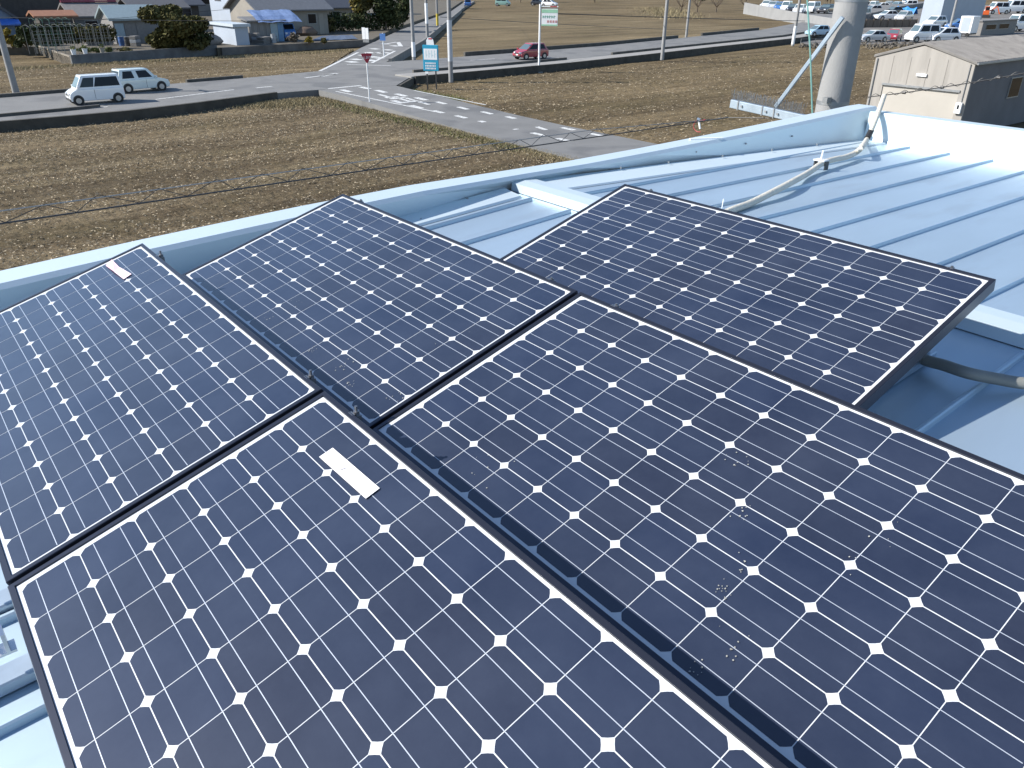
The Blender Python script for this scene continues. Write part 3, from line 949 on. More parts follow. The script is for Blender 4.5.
# cable laid up with a spiral lashing, along the house front to the pole
c0, c1 = onx(-60, 232.5, -4.9), ony(728, 117.6, PY - .28)
def sagp(p, q, n, s):
    return [p + (q - p) * (i / n) - Vector((0, 0, 4 * s * (i / n) * (1 - i / n))) for i in range(n + 1)]
sc = thing('service_cable', 'black overhead cable hung in a zigzag lashing from a strand across the near field', 'cable', c0)
dcc = c1 - c0
def gap(t):
    return .062 * min(1, max(0, (.95 - t) / .25)) + .004
low = [dcc * (i / 40) for i in range(-30, 41)]
MB().tube(low + [a1 - c0], .0050, 6).build('cable', M_cable, sc)
MB().tube([dcc * (i / 40) + Vector((0, 0, gap(i / 40))) for i in range(-30, 41)], .0036, 6).build('strand', M_msgr, sc)
zg = []
for i in range(-24, 43):
    t = i / 44
    zg.append(dcc * (t + .004 * math.sin(i * 2.3)) + Vector((0, 0, (gap(t) + .010 + .008 * math.sin(i * 1.7) if i % 2 else .003))))
MB().tube(smooth_path(zg, 2), .0026, 5).build('lashing', M_cable, sc)
ins = thing('cable_anchor', 'small metal cable anchor with a red tail above the parapet', 'anchor', ony(697, 119, PY - .2))
MB().tube([(0, 0, 0), (0.03, 0.02, -.01)], .018, 8).build('body', M_steel, ins)
MB().tube([(.03, 0, -.02), (.06, .0, -.10)], .011, 8).build('insulator', WHITE, ins)
MB().tube(smooth_path([(0, 0, -.01), (-.03, 0, -.05), (-.035, 0, -.10), (.02, 0, -.135), (.07, 0, -.13)], 4), .0035, 5).build('tail', M_red, ins)
MB().tube(smooth_path([(.05, 0, -.01), (.08, 0, -.005), (.12, 0, .01)], 4), .0035, 5).build('tail', M_red, ins)
r0, r1 = ony(868, 97, PY - .1), ony(1060, 66, PY + .4)
sc2 = thing('service_cable', 'thin dark overhead cable with lashing knots crossing before the garage', 'cable', r0)
pts = sagp(r0, r1, 24, .02)
MB().tube([p - r0 for p in pts], .0045, 5).build('cable', M_cable, sc2)
zg = [(p - r0) + Vector((0, 0, (.022 if i % 2 else -.012))) for i, p in enumerate(pts)]
MB().tube(smooth_path(zg, 3), .0028, 5).build('lashing', M_cable, sc2)
for i in (5, 10, 17):
    MB().tube([pts[i] - r0 + Vector((-.015, 0, 0)), pts[i] - r0 + Vector((.015, 0, 0))], .013, 6).build('knot', M_cable, sc2)

# ------------------------------------------------------------------ cars
def paint(name, col):
    return mat(name, col, 0.28, var=0.02, coat=0.8)
P_white = paint('white_car_paint', (0.78, 0.79, 0.80))
P_mint = paint('pale_car_paint', (0.66, 0.72, 0.70))
P_red = paint('red_car_paint', (0.34, 0.035, 0.05))
P_blue = paint('blue_car_paint', (0.05, 0.16, 0.42))
P_lblue = paint('light_blue_car_paint', (0.35, 0.50, 0.62))
P_silver = paint('silver_car_paint', (0.50, 0.51, 0.53))
P_black = paint('black_car_paint', (0.02, 0.02, 0.025))
P_orange = paint('orange_paint', (0.55, 0.10, 0.02))
KIND = {   # length, width, height, belt, hood start, hood height, windshield base, roof front, roof rear, rear base, wheel positions
    'van': dict(L=3.4, W=1.48, H=1.78, belt=.98, hood=.96, wsb=1.20, rf=.78, rr=-1.52, rb=-1.66, wx=(1.22, -1.22), wr=.28),
    'box': dict(L=3.85, W=1.68, H=1.63, belt=.94, hood=.92, wsb=1.00, rf=.45, rr=-1.62, rb=-1.85, wx=(1.24, -1.27), wr=.31),
    'hatch': dict(L=3.6, W=1.6, H=1.52, belt=.90, hood=.86, wsb=1.12, rf=.20, rr=-1.25, rb=-1.70, wx=(1.18, -1.22), wr=.29),
    'sedan': dict(L=4.5, W=1.72, H=1.46, belt=.90, hood=.86, wsb=.95, rf=.15, rr=-1.0, rb=-1.75, wx=(1.36, -1.34), wr=.31)}
def lerp(a, b, t):
    return tuple(x + (y - x) * t for x, y in zip(a, b))
def car(name, label, loc, rz, kind, pm, group=None, cat='car', s=1.0, lite=False, dark_rear=False):
    k = {a: ([q * s for q in c] if isinstance(c, tuple) else c * s) for a, c in KIND[kind].items()}
    t = thing(name, label, cat, loc, rz, group)
    L, W, H = k['L'], k['W'], k['H']
    h = L / 2
    w = W / 2
    zb = .24 * s
    prof = [(-h + .04, zb), (-h, .5 * s), (-h + .02, k['belt']), (k['wsb'], k['belt']), (h - .25 * s, k['hood'] - .10 * s), (h - .05 * s, k['hood'] - .25 * s), (h, .5 * s), (h - .06, zb)]
    body = MB().prism(prof, -w, w, 'y').build('body', pm, t, bevel=.06 * s, segs=3, smooth=True)
    cb = (k['rb'], k['wsb'] + .06 * s, -w + .03 * s, w - .03 * s)
    ct = (k['rr'], k['rf'], -w + .17 * s, w - .17 * s)
    z0, z1 = k['belt'] - .03 * s, H
    MB().frus(cb, ct, z0, z1).build('cabin', pm, t, bevel=.05 * s, segs=3, smooth=True)
    def cpt(fx, side, tz):                 # point on cabin side: fx 0..1 rear to front, tz 0..1 up
        xa = cb[0] + (ct[0] - cb[0]) * tz
        xb_ = cb[1] + (ct[1] - cb[1]) * tz
        yy = (w - .03 * s) + ((w - .17 * s) - (w - .03 * s)) * tz
        return (xa + (xb_ - xa) * fx, side * (yy + .006), z0 + (z1 - z0) * tz)
    def pane(a, b_, side, nm, m):
        q = [cpt(a, side, .16), cpt(b_, side, .16), cpt(b_ - .015, side, .84), cpt(a + .015, side, .84)]
        i = [(x, y - side * .03, z) for x, y, z in q]
        MB().add(q + i, [(0, 1, 2, 3), (7, 6, 5, 4), (0, 4, 5, 1), (1, 5, 6, 2), (2, 6, 7, 3), (3, 7, 4, 0)]).build(nm, m, t)
    for side in (-1, 1):
        if kind == 'box':
            pane(.10, .42, side, 'side_window', M_glassd)
            pane(.53, .90, side, 'side_window', M_glassd)
        elif dark_rear:
            pane(.05, .62, side, 'side_window', M_glassd)
            pane(.635, .93, side, 'side_window', mat('cabin_glass', (0.03, 0.04, 0.045), 0.1, spec=.3))
        else:
            pane(.08, .48, side, 'side_window', M_glassd)
            pane(.51, .92, side, 'side_window', M_glassd)
    def endpane(front, nm, m):
        xb0, xt0 = (cb[1], ct[1]) if front else (cb[0], ct[0])
        e = .008 if front else -.008
        q = []
        for tz, sg in ((.14, -1), (.14, 1), (.86, 1), (.86, -1)):
            yy = ((w - .03 * s) + ((w - .17 * s) - (w - .03 * s)) * tz) - .07 * s
            q.append((xb0 + (xt0 - xb0) * tz + e, sg * yy, z0 + (z1 - z0) * tz))
        i = [(x - e * 4, y, z) for x, y, z in q]
        MB().add(q + i, [(0, 1, 2, 3), (7, 6, 5, 4), (0, 4, 5, 1), (1, 5, 6, 2), (2, 6, 7, 3), (3, 7, 4, 0)]).build(nm, m, t)
    endpane(True, 'windscreen', M_glassl)
    endpane(False, 'rear_window', M_glassd)
    for x in k['wx']:
        for sg in (-1, 1):
            r = k['wr']
            wo = MB().tube([(x, sg * (w - .17 * s), r), (x, sg * (w + .012), r)], r, 20).build('tyre', M_tyre, t, smooth=True)
            MB().tube([(x, sg * (w + .011), r), (x, sg * (w + .020), r)], r * .62, 14).build('rim', M_rim, wo)
            MB().tube([(x, sg * (w - .05 * s), r + .02), (x, sg * (w + .006), r + .02)], r * 1.2, 20).build('wheel_arch', M_plast, t)
    for sg in (-1, 1):
        MB().box(h - .16 * s, h + .004, sg * (w - .36 * s) - .12 * s, sg * (w - .36 * s) + .22 * s if sg > 0 else sg * (w - .36 * s) + .12 * s, .60 * s, .74 * s).build('headlight', M_lamp, t, bevel=.02 * s)
        MB().box(-h - .006, -h + .06, sg * (w - .12 * s) - .06 * s, sg * (w - .12 * s) + .06 * s, .62 * s, .88 * s).build('tail_light', M_tail, t)
    if not lite:
        MB().box(h - .04, h + .006, -.16, .16, .40, .50).build('number_plate', WHITE, t)
        MB().box(h - .06, h + .003, -.45, .45, .52, .60).build('grille', M_plast, t)
        MB().box(h - .12, h + .004, -.62, .62, .25, .36).build('bumper_grille', M_plast, t)
        MB().box(-h - .006, -h + .04, -.16, .16, .42, .52).build('number_plate', WHITE, t)
        for sg in (-1, 1):
            MB().box(k['wsb'] - .12, k['wsb'] - .02, sg * (w + .07) - .07, sg * (w + .07) + .07, k['belt'] + .02, k['belt'] + .16).build('mirror', pm, t, bevel=.02)
            MB().box(.15 * s, .17 * s, sg * w - .004, sg * w + .004, .34 * s, k['belt'] - .05).build('door_seam', M_plast, t)
            MB().box(-.12 * s, .04 * s, sg * (w + .01) - .012, sg * (w + .01) + .012, k['belt'] - .14, k['belt'] - .11).build('door_handle', pm, t)
    return t
S, N = -math.pi / 2, math.pi / 2
car('parked_van', 'small white boxy van heading left in the near lane', (-55.6, 11.55, 0), S, 'van', P_white, 'vehicles on the main road', 'van', dark_rear=True, s=.92)
car('boxy_car', 'pale mint boxy car heading right behind the white van', (-59.9, 15.4, 0), N + .12, 'box', P_mint, 'vehicles on the main road', s=.90)
car('hatchback_car', 'small red hatchback on the road beyond the white sign', (-63.8, 53.4, 0), S - .03, 'hatch', P_red, 'vehicles on the main road', s=.95)
def gcar(u, v, rz, kind, pm, label, z=0.0, s=1.0, g=None, name='parked_car'):
    p = at(u, v, z)
    return car(name, label, (p.x, p.y, z), rz, kind, pm, g, s=s, lite=True)
FG = 'distant cars on the far road'
gcar(468, 6.5, 2.5, 'hatch', P_blue, 'blue car at the far end of the straight street', s=1.25, g=FG, name='distant_car')
gcar(503, 6, .6, 'van', mat('green_car_paint', (.18, .30, .27), .3, coat=.6), 'grey green van crossing far away behind the field', s=1.3, g=FG, name='distant_car')
gcar(538, 5.5, .5, 'hatch', P_black, 'dark car far away just left of a white one', s=1.2, g=FG, name='distant_car')
gcar(549.5, 6.5, .5, 'hatch', P_white, 'white car far away above the white sign', s=1.3, g=FG, name='distant_car')
LG = 'cars parked in the lot behind the field'
gcar(817, 36, -1.9, 'hatch', P_lblue, 'light blue car parked left of the concrete pole', s=.95, g=LG)
gcar(872, 41.5, -2.0, 'sedan', P_silver, 'silver car parked just right of the concrete pole', FZ + .1, 1.0, LG)
gcar(893, 40.5, -1.3, 'hatch', P_red, 'red car parked beside the silver one', FZ + .1, 1.0, LG)
gcar(921, 42, -2.0, 'van', P_white, 'white van parked next to the red car', FZ + .1, 1.3, LG)
gcar(941, 42, -2.0, 'hatch', P_white, 'white hatchback parked in front of the grey office building', FZ + .1, 1.25, LG)
# the upper car park: a raised yard with a row of parked cars
w0, w1, w2 = at(743, 13.5, -0.5), at(800, 24, -0.5), at(838, 30, -0.5)
zt0 = over(745, 2.5, w0).z
zt1 = over(800, 13.5, w1).z
wall = MB()
dn = (w1 - w0).normalized()
nrm = Vector((-dn.y, dn.x, 0))
if nrm.y < 0:
    nrm = -nrm
for a, c in ((w0, zt0), (w1, zt1), (w1 + dn * 22, zt1 - .1)):
    wall.v += [(a.x, a.y, FZ - .1), (a.x, a.y, c), (a.x + nrm.x * .35, a.y + nrm.y * .35, c), (a.x + nrm.x * .35, a.y + nrm.y * .35, FZ - .1)]
for i in (0, 4):
    wall.f += [(i, i + 4, i + 5, i + 1), (i + 1, i + 5, i + 6, i + 2), (i + 2, i + 6, i + 7, i + 3)]
wall.f += [(0, 1, 2, 3), (11, 10, 9, 8)]
tag(wall.build('retaining_wall', mat('pale_concrete', (.25, .25, .25), .8, var=.12, scale=.3, bump=.2)), 'tall pale concrete retaining wall of the upper car park', 'retaining wall')
ye = w1 + dn * 22.2
zl = zt1 - .5
lo_a, lo_b, lo_c, lo_d = at(800, 45, FZ), at(1010, 44, FZ), at(1100, 5, FZ), at(800, 5, FZ)
struct(MB().quad(*[(q_.x, q_.y, FZ + .06) for q_ in (lo_a, lo_b, lo_c, lo_d)]).build('car_park', mat('worn_asphalt', (.15, .14, .13), .9, var=.25, scale=.12, bump=.2)))
struct(MB().slab([(w0.x + nrm.x * .3, w0.y + nrm.y * .3), (w1.x + nrm.x * .3, w1.y + nrm.y * .3), (ye.x, ye.y + .5), (ye.x - 45, ye.y + 110), (w0.x - 20, w0.y + 150)], FZ - .1, zl).build('yard', M_asph))
UG = 'cars parked on the upper car park'
cols = [(P_white, 'white', 'sedan'), (P_silver, 'silver', 'hatch'), (P_blue, 'blue', 'hatch'), (P_white, 'white', 'van'), (P_black, 'black', 'sedan'), (P_white, 'white', 'hatch')]
where = ['first from the left end of the concrete wall', 'second from the left end of the concrete wall', 'third along the concrete wall', 'fourth along the concrete wall', 'fifth along the concrete wall', 'last before the thin pole by the concrete wall']
for i, u in enumerate((766, 772.5, 779.5, 786, 792.5, 799)):
    pm, cn, kd = cols[i]
    v0_ = 6.5 + (u - 765) * .17
    p = at(u, v0_ + 1.5, zl)
    car('parked_car', '%s car parked above the retaining wall, %s' % (cn, where[i]), (p.x, p.y, zl), -1.2, kd, pm, UG, s=1.25, lite=True)
for i, (u, v, pm, cn, kd) in enumerate(((812, 13, P_white, 'white van high on the bank between wire and pole', 'van'), (826, 13.5, P_black, 'black car on the bank just left of the concrete pole', 'sedan'), (873, 9, P_white, 'white van at the top just right of the concrete pole', 'van'),
                                        (888, 7, P_silver, 'silver car at the top above the blue tarpaulin', 'sedan'), (905, 5, P_white, 'white van at the top left of the white gable', 'van'))):
    zz = zl if u < 850 else FZ + .07
    p = at(u, v, zz)
    car('parked_car', cn, (p.x, p.y, zz), -1.4, kd, pm, UG, s=1.3, lite=True)

# ------------------------------------------------------------------ buildings
def window(mb_parent, face, a, b_, z0, z1, m=None):
    """face: ('x', x) wall facing +X or ('y', y) wall facing -Y; a..b_ along the wall"""
    m = m or M_glassd
    e = .04
    if face[0] == 'x':
        x = face[1]
        f = MB().box(x + .005, x + .06, a - .06, b_ + .06, z0 - .06, z1 + .06).build('window', M_dsteel, mb_parent)
        MB().box(x + .02, x + .066, a, b_, z0, z1).build('pane', m, f)
    else:
        y = face[1]
        f = MB().box(a - .06, b_ + .06, y - .06, y - .005, z0 - .06, z1 + .06).build('window', M_dsteel, mb_parent)
        MB().box(a, b_, y - .066, y - .02, z0, z1).build('pane', m, f)
def cbox(uc, vb, u0, u1, vt, zb=0.25):
    c = at(uc, vb, zb)
    x0 = ony(u0, vb, c.y).x
    y1 = onx(u1, vb, c.x).y
    zt = over(uc, vt, c).z
    return min(x0, c.x - 2), c.x, c.y, max(y1, c.y + 1.5), zb, zt
def house(name, label, cat, bx, wallm, roofm, roof='gable_y', pitch=.45, eave=.5, wins=(), doors=(), group=None, thick=.16):
    x0, x1, y0, y1, z0, z1 = bx
    t = thing(name, label, cat, (x1, y0, z0), 0, group)
    X0, X1, Y0, Y1, H = x0 - x1, 0, 0, y1 - y0, z1 - z0
    MB().box(X0, X1, Y0, Y1, -.6, H).build('wall', wallm, t)
    if roof == 'flat':
        MB().box(X0 - eave, X1 + eave, Y0 - eave, Y1 + eave, H + .003, H + thick).build('roof', roofm, t)
    elif roof == 'shed':                   # single slope down towards +X
        k = (X1 - X0 + 2 * eave) * pitch
        MB().prism([(X0 - eave, H + k), (X1 + eave, H + .003), (X1 + eave, H + thick), (X0 - eave, H + k + thick)], Y0 - eave, Y1 + eave, 'y').build('roof', roofm, t)
        MB().prism([(X0 + .01, H + .002), (X1 - .05, H + .002), (X0 + .01, H + k * .9)], Y0 + .02, Y1 - .02, 'y').build('gable_wall', wallm, t)
    elif roof == 'gable_y':                # ridge along Y
        m = (X0 + X1) / 2
        k = (X1 - X0) / 2 * pitch
        e = eave * pitch
        MB().prism([(X0 - eave, H - e), (m, H + k), (X1 + eave, H - e), (X1 + eave, H - e + thick), (m, H + k + thick * 1.2), (X0 - eave, H - e + thick)], Y0 - eave, Y1 + eave, 'y').build('roof', roofm, t)
        MB().prism([(X0 + .01, H + .002), (X1 - .01, H + .002), (m, H + k - .02)], Y0 + .01, Y1 - .01, 'y').build('gable_wall', wallm, t)
    elif roof == 'gable_x':                # ridge along X
        m = (Y0 + Y1) / 2
        k = (Y1 - Y0) / 2 * pitch
        e = eave * pitch
        MB().prism([(Y0 - eave, H - e), (m, H + k), (Y1 + eave, H - e), (Y1 + eave, H - e + thick), (m, H + k + thick * 1.2), (Y0 - eave, H - e + thick)], X0 - eave, X1 + eave, 'x').build('roof', roofm, t)
        MB().prism([(Y0 + .01, H + .002), (Y1 - .01, H + .002), (m, H + k - .02)], X0 + .01, X1 - .01, 'x').build('gable_wall', wallm, t)
    for f, a, b_, za, zb_ in wins:
        if f == 'x':
            window(t, ('x', X1), Y0 + a * (Y1 - Y0), Y0 + b_ * (Y1 - Y0), za * H, zb_ * H)
        else:
            window(t, ('y', Y0), X0 + a * (X1 - X0), X0 + b_ * (X1 - X0), za * H, zb_ * H)
    for f, a, b_, za, m in doors:
        if f == 'x':
            MB().box(X1 + .004, X1 + .05, Y0 + a * (Y1 - Y0), Y0 + b_ * (Y1 - Y0), 0, za * H).build('door', m, t)
        else:
            MB().box(X0 + a * (X1 - X0), X0 + b_ * (X1 - X0), Y0 - .05, Y0 - .004, 0, za * H).build('door', m, t)
    return t
M_cream = mat('cream_wall', (.30, .275, .235), .8, var=.08, scale=.6)
M_beige = mat('beige_wall', (.25, .23, .20), .8, var=.1, scale=.7)
M_greyw = mat('grey_wall', (.19, .185, .18), .8, var=.12, scale=.8)
M_darkw = mat('dark_timber', (.065, .058, .052), .8, var=.2, scale=2)
M_whitew = mat('white_wall', (.36, .41, .48), .6, var=.05, scale=.6)
M_corr = mat('grey_corrugated', (.19, .185, .18), .6, .2, var=.35, scale=1.2, stretch=(1, 6, .3))
M_tileb = mat('blue_grey_tiles', (.115, .12, .13), .5, var=.15, scale=3, bump=.4)
M_tiled = mat('dark_tiles', (.055, .058, .068), .5, var=.2, scale=3, bump=.4)
M_tileg = mat('grey_tiles', (.17, .16, .155), .7, var=.15, scale=3, bump=.3)
M_orange = mat('orange_roof', (.25, .115, .06), .6, var=.15, scale=2)
M_lblue = mat('light_blue_roof', (.25, .315, .335), .45, .2, var=.08)
M_tarp = mat('blue_tarpaulin', (.05, .16, .55), .45, var=.2, scale=2, bump=.5)
M_tarpl = mat('pale_blue_tarpaulin', (.16, .23, .40), .5, var=.2, scale=2, bump=.5)
M_maroon = mat('maroon_ridge', (.20, .03, .06), .5)
M_bdoor = mat('blue_door', (.12, .24, .40), .5, var=.15)
M_lbdoor = mat('pale_blue_panel', (.30, .38, .42), .5, var=.1)
M_gate = mat('grey_board', (.20, .19, .18), .7, var=.15)

# left yard terrace with its block walls
YZ = 0.25
yp = [at(38, 46.5, YZ), at(70, 57.5, YZ), at(216, 47.5, YZ), at(217, 48, YZ), at(372, 39.5, YZ)]
p4 = yp[4]
yard = [(p.x, p.y) for p in yp] + [(-113.6, 67.6), (-172, 117.5), (-255, 181), (-420, 180), (-420, -200), (-118, -200), (yp[0].x - 3, yp[0].y - 10)]
struct(MB().slab(yard, FZ - .1, YZ).build('yard', mat('yard_earth', (.10, .085, .062), .9, var=.25, scale=.5, bump=.4)))
def wallseg(a, c, z0, z1, th, m, label):
    d = (c - a).normalized()
    n_ = Vector((d.y, -d.x, 0)) * th
    if n_.x < 0:
        n_ = -n_
    return tag(MB().slab([(a.x, a.y), (c.x, c.y), (c.x + n_.x, c.y + n_.y), (a.x + n_.x, a.y + n_.y)], z0, z1).build('garden_wall', m), label, 'wall')
M_block = mat('weathered_block', (.125, .13, .135), .9, var=.3, scale=1.0, bump=.3)
wallseg(yp[1], yp[2], -.5, YZ + .22, .2, M_block, 'dark block garden wall along the field below the bushy tree')
wallseg(yp[0], yp[1] - (yp[1] - yp[0]).normalized() * .25, -.5, YZ + .1, .2, mat('pale_block', (.24, .21, .17), .9, var=.2, scale=1), 'short pale side wall of the garden, left of the flower pots')
wallseg(yp[3] + Vector((0, .4, 0)), yp[4], -.5, YZ + .03, .2, mat('low_block', (.13, .12, .11), .9, var=.3, scale=.8), 'long low dark wall below the white shed and the tarpaulin')

house('storage_shed', 'small white storage shed with flat roof behind the low dark wall', 'shed', cbox(237, 45.5, 216, 249, 27), M_whitew, mat('shed_roof', (.45, .50, .54), .5), 'flat', eave=.25, thick=.3)
t = house('corrugated_shed', 'grey corrugated shed under a blue tarpaulin beside the white shed', 'shed', cbox(251, 42.5, 244, 285, 22), M_corr, M_corr, 'shed', .12, .3,
          doors=(('x', .62, .82, .9, M_lbdoor), ('x', .83, .99, .95, M_bdoor)))
xb, yb_ = cbox(251, 42.5, 244, 285, 22)[1:3]
p0, p1 = onx(256, 19, xb), onx(300, 19, xb)
tb = MB()
n = 10
for i in range(n + 1):
    y = p0.y + (p1.y - p0.y) * i / n
    zz = p0.z + .1 + .05 * math.sin(i * 1.7)
    tb.v += [(xb + .6, y, zz - .45), (xb - .8, y, zz + .2 + .04 * math.sin(i * 2.3)), (xb - 2.6, y, zz + .75)]
for i in range(n):
    for k in (0, 1):
        a = i * 3 + k
        tb.f.append((a, a + 3, a + 4, a + 1))
tag(tb.build('tarpaulin', M_tarpl), 'pale blue tarpaulin spread over the corrugated shed roof', 'tarpaulin')
bb = cbox(262, 36, 250, 345, 9)
house('long_house', 'long beige single storey house with blue grey roof behind the sheds', 'house', (bb[0] - 6, bb[1], bb[2], onx(329, 33, bb[1]).y, YZ, bb[5]), M_beige, M_tileb, 'gable_y', .4, .7,
      wins=(('x', .70, .82, .42, .78), ('x', .25, .4, .42, .8)), doors=(('x', .86, .93, .8, M_cream),))
bb = cbox(326, 27, 322, 352, 6.5)
house('porch_house', 'cream house wing with dark eaves left of the yellow green tree', 'house', (bb[0] - 5, bb[1], bb[2], bb[3], YZ, bb[5]), M_cream, M_tiled, 'gable_y', .4, .8, wins=(('x', .30, .55, .35, .75),))
bb = cbox(233, 30, 214, 241, 1)
house('white_house', 'tall white walled house standing behind the white storage shed', 'house', (bb[0], bb[1], bb[2], bb[3], YZ, bb[5] + 2.5), M_whitew, M_tiled, 'gable_x', .45, .6, wins=(('x', .2, .8, .55, .75), ('y', .3, .6, .6, .75)))
bb = cbox(117, 44, 112, 162, 19)
house('blue_roof_shed', 'shed with light blue roof and board doors left of the bushy tree', 'shed', (bb[0] - 3, bb[1], bb[2], bb[3], YZ, bb[5]), M_greyw, M_lblue, 'gable_y', .42, .45, thick=.22,
      doors=(('x', .03, .22, .82, M_lbdoor), ('x', .24, .48, .82, M_gate), ('x', .50, .72, .82, M_gate)))
bb = cbox(84, 38, 78, 142, 17)
t = house('grey_roof_house', 'low house with grey roof and maroon ridge behind the pipe frames', 'house', (bb[0] - 7, bb[1] - 3, bb[2], bb[3] - 1, YZ, bb[5]), M_greyw, M_tileg, 'gable_y', .34, .5, wins=(('x', .2, .45, .35, .75),))
hz = bb[5] - YZ + (bb[1] - 3 - bb[0] + 7) / 2 * .34 + .22
MB().box(-(bb[1] - 3 - bb[0] + 7) / 2 - .2, -(bb[1] - 3 - bb[0] + 7) / 2 + .2, -.4, bb[3] - 1 - bb[2] + .4, hz, hz + .22).build('ridge', M_maroon, t)
bb = cbox(40, 40, 36, 82, 16)
house('orange_roof_house', 'low dark house with an orange brown eave roof at the left', 'house', (bb[1] - 4.5, bb[1] - 1, bb[2] + .6, bb[3] - .3, YZ, bb[5] - .1), M_darkw, M_orange, 'gable_y', .22, .6, thick=.2, wins=(('x', .1, .4, .3, .7), ('x', .5, .9, .3, .7)))
bb = cbox(8, 42, -40, 30, 20)
t = house('blue_gable_house', 'grey house with blue awning at the top left corner of the view', 'house', (bb[0] - 4, bb[1] - 1, bb[2] - 7, bb[3] - 1, YZ, bb[5] + .3), mat('blue_grey_gable', (.17, .22, .30), .6, var=.12), M_tiled, 'gable_x', .8, .5, thick=.35)
MB().prism([(.3, bb[5] - YZ - .1), (1.6, bb[5] - YZ - .55), (1.6, bb[5] - YZ - .35), (.3, bb[5] - YZ + .1)], -2, bb[3] - bb[2] + 6.5, 'y').build('awning', M_tarp, t)
bb = cbox(60, 36, 40, 112, 8)
house('dark_upper_house', 'dark two storey house rising behind the orange eave roof', 'house', (bb[0] - 20, bb[1] - 12, bb[2] - 4, bb[3] - 3, YZ, bb[5] + 2.4), M_darkw, M_tiled, 'gable_y', .4, .7, wins=(('x', .2, .5, .72, .9), ('x', .6, .85, .72, .9)))
bb = cbox(150, 36, 146, 214, 9)
house('eave_house', 'long grey house with dark roof behind and right of the bushy tree', 'house', (bb[0] - 12, bb[1] - 8, bb[2] + 1, bb[3] - 1, YZ, bb[5]), M_greyw, mat('pale_eave', (.085, .085, .09), .6, var=.1), 'gable_y', .3, .9, thick=.18, wins=(('x', .15, .45, .3, .8), ('x', .55, .9, .3, .8)))
bb = cbox(160, 30, 146, 214, 2)
house('back_house', 'pale two storey house farthest back above the bushy tree', 'house', (bb[0] - 40, bb[1] - 26, bb[2], bb[3] - 4, YZ, bb[5] + 3), M_cream, M_tiled, 'gable_y', .4, .7, wins=(('x', .1, .3, .66, .85), ('x', .45, .65, .66, .85), ('x', .75, .9, .66, .85)))
bb = cbox(186, 30, 150, 216, 6)
house('dark_back_house', 'dark roofed house directly behind the broad bushy tree', 'house', (bb[0] - 16, bb[1] - 12, bb[2] - 2, bb[3] + 2, YZ, bb[5]), M_darkw, M_tiled, 'gable_y', .35, .9, wins=(('x', .2, .45, .4, .8), ('x', .6, .85, .4, .8)))
for i, (ua, ub, xx, hh, wm, rm, lb) in enumerate(((-30, 48, -150, 8.5, M_darkw, M_tiled, 'tall dark house at the back of the left corner'), (52, 118, -165, 9.5, M_greyw, M_tiled, 'grey walled tall house at the back above the orange eave'),
        (122, 190, -185, 10.5, M_darkw, M_tileb, 'dark tall house at the back above the blue roofed shed'), (193, 262, -170, 10.5, M_greyw, M_tiled, 'tall grey house at the back beside the white house'), (266, 352, -165, 10, M_darkw, M_tileb, 'wide dark house at the back above the long beige house'))):
    ya, yb2 = onx(ua, 6, xx).y, onx(ub, 6, xx).y
    house('tall_house', lb, 'house', (xx - 9, xx, ya, yb2, YZ, YZ + hh), wm, rm, 'gable_y', .4, .7, wins=(('x', .08, .26, .62, .82), ('x', .36, .54, .62, .82), ('x', .68, .9, .62, .82), ('x', .1, .3, .2, .42), ('x', .5, .8, .2, .42)))
# pipe frames of the vegetable plot
def pipeframe(x, ua, ub, v0, v1, label, m, nposts):
    pa_, pb_ = onx(ua, v0, x), onx(ub, v0, x)
    h = over(ua, v1, pa_).z - YZ
    t = thing('pipe_frame', label, 'pipe frame', (x, pa_.y, YZ), 0, 'pipe frames of the vegetable plot')
    Ly = pb_.y - pa_.y
    for i in range(nposts):
        y = Ly * i / (nposts - 1)
        MB().tube([(0, y, 0), (0, y, h), (-1.6, y, h + .12), (-3.2, y, h), (-3.2, y, 0)], .016, 5).build('hoop', m, t)
    for z in (h, h * .55):
        MB().tube([(0.02, -.2, z), (0.02, Ly + .2, z)], .018, 6).build('rail', m, t)
M_pipe = mat('pale_pipe', (.20, .21, .21), .5, .3)
M_pipeg = mat('green_pipe', (.09, .19, .15), .5)
pipeframe(-89.5, 34, 78, 47, 27, 'pale pipe frame in front of the orange eave house', M_pipe, 7)
pipeframe(-95, 40, 74, 42, 20, 'green pipe frame standing behind the pale one', M_pipeg, 6)
pipeframe(-90.5, 82, 112, 47, 26, 'pale pipe frame left of the blue roofed shed', M_pipe, 5)
net = MB()
for (x, ua, ub, v0, v1) in ((-92, 36, 76, 46, 30), (-93, 84, 113, 45, 28)):
    pa_, pb_ = onx(ua, v0, x), onx(ub, v0, x)
    h = over(ua, v1, pa_).z
    y = pa_.y
    while y < pb_.y:
        net.beam((x, y, YZ), (x, y, h), .03, .03)
        y += .35
    zz = YZ + .2
    while zz < h:
        net.beam((x, pa_.y, zz), (x, pb_.y, zz), .02, .02)
        zz += .3
tag(net.build('net_fence', mat('grey_net', (.22, .22, .21), .8)), 'grey netting fences between the pipe frames and the houses', 'fence')
pt = at(316, 41.5, YZ)
tp = MB()
pA, pB, pC, pD = at(311, 41.5, YZ), at(358, 39.5, YZ), at(352, 35.5, YZ), at(322, 36.5, YZ)
n = 8
for i in range(n + 1):
    for j in range(4):
        a, c = pA.lerp(pB, i / n), pD.lerp(pC, i / n)
        p = a.lerp(c, j / 3)
        tp.v.append((p.x, p.y, YZ + .08 + .03 * math.sin(i * 2.1 + j)))
for i in range(n):
    for j in range(3):
        a = i * 4 + j
        tp.f.append((a, a + 4, a + 5, a + 1))
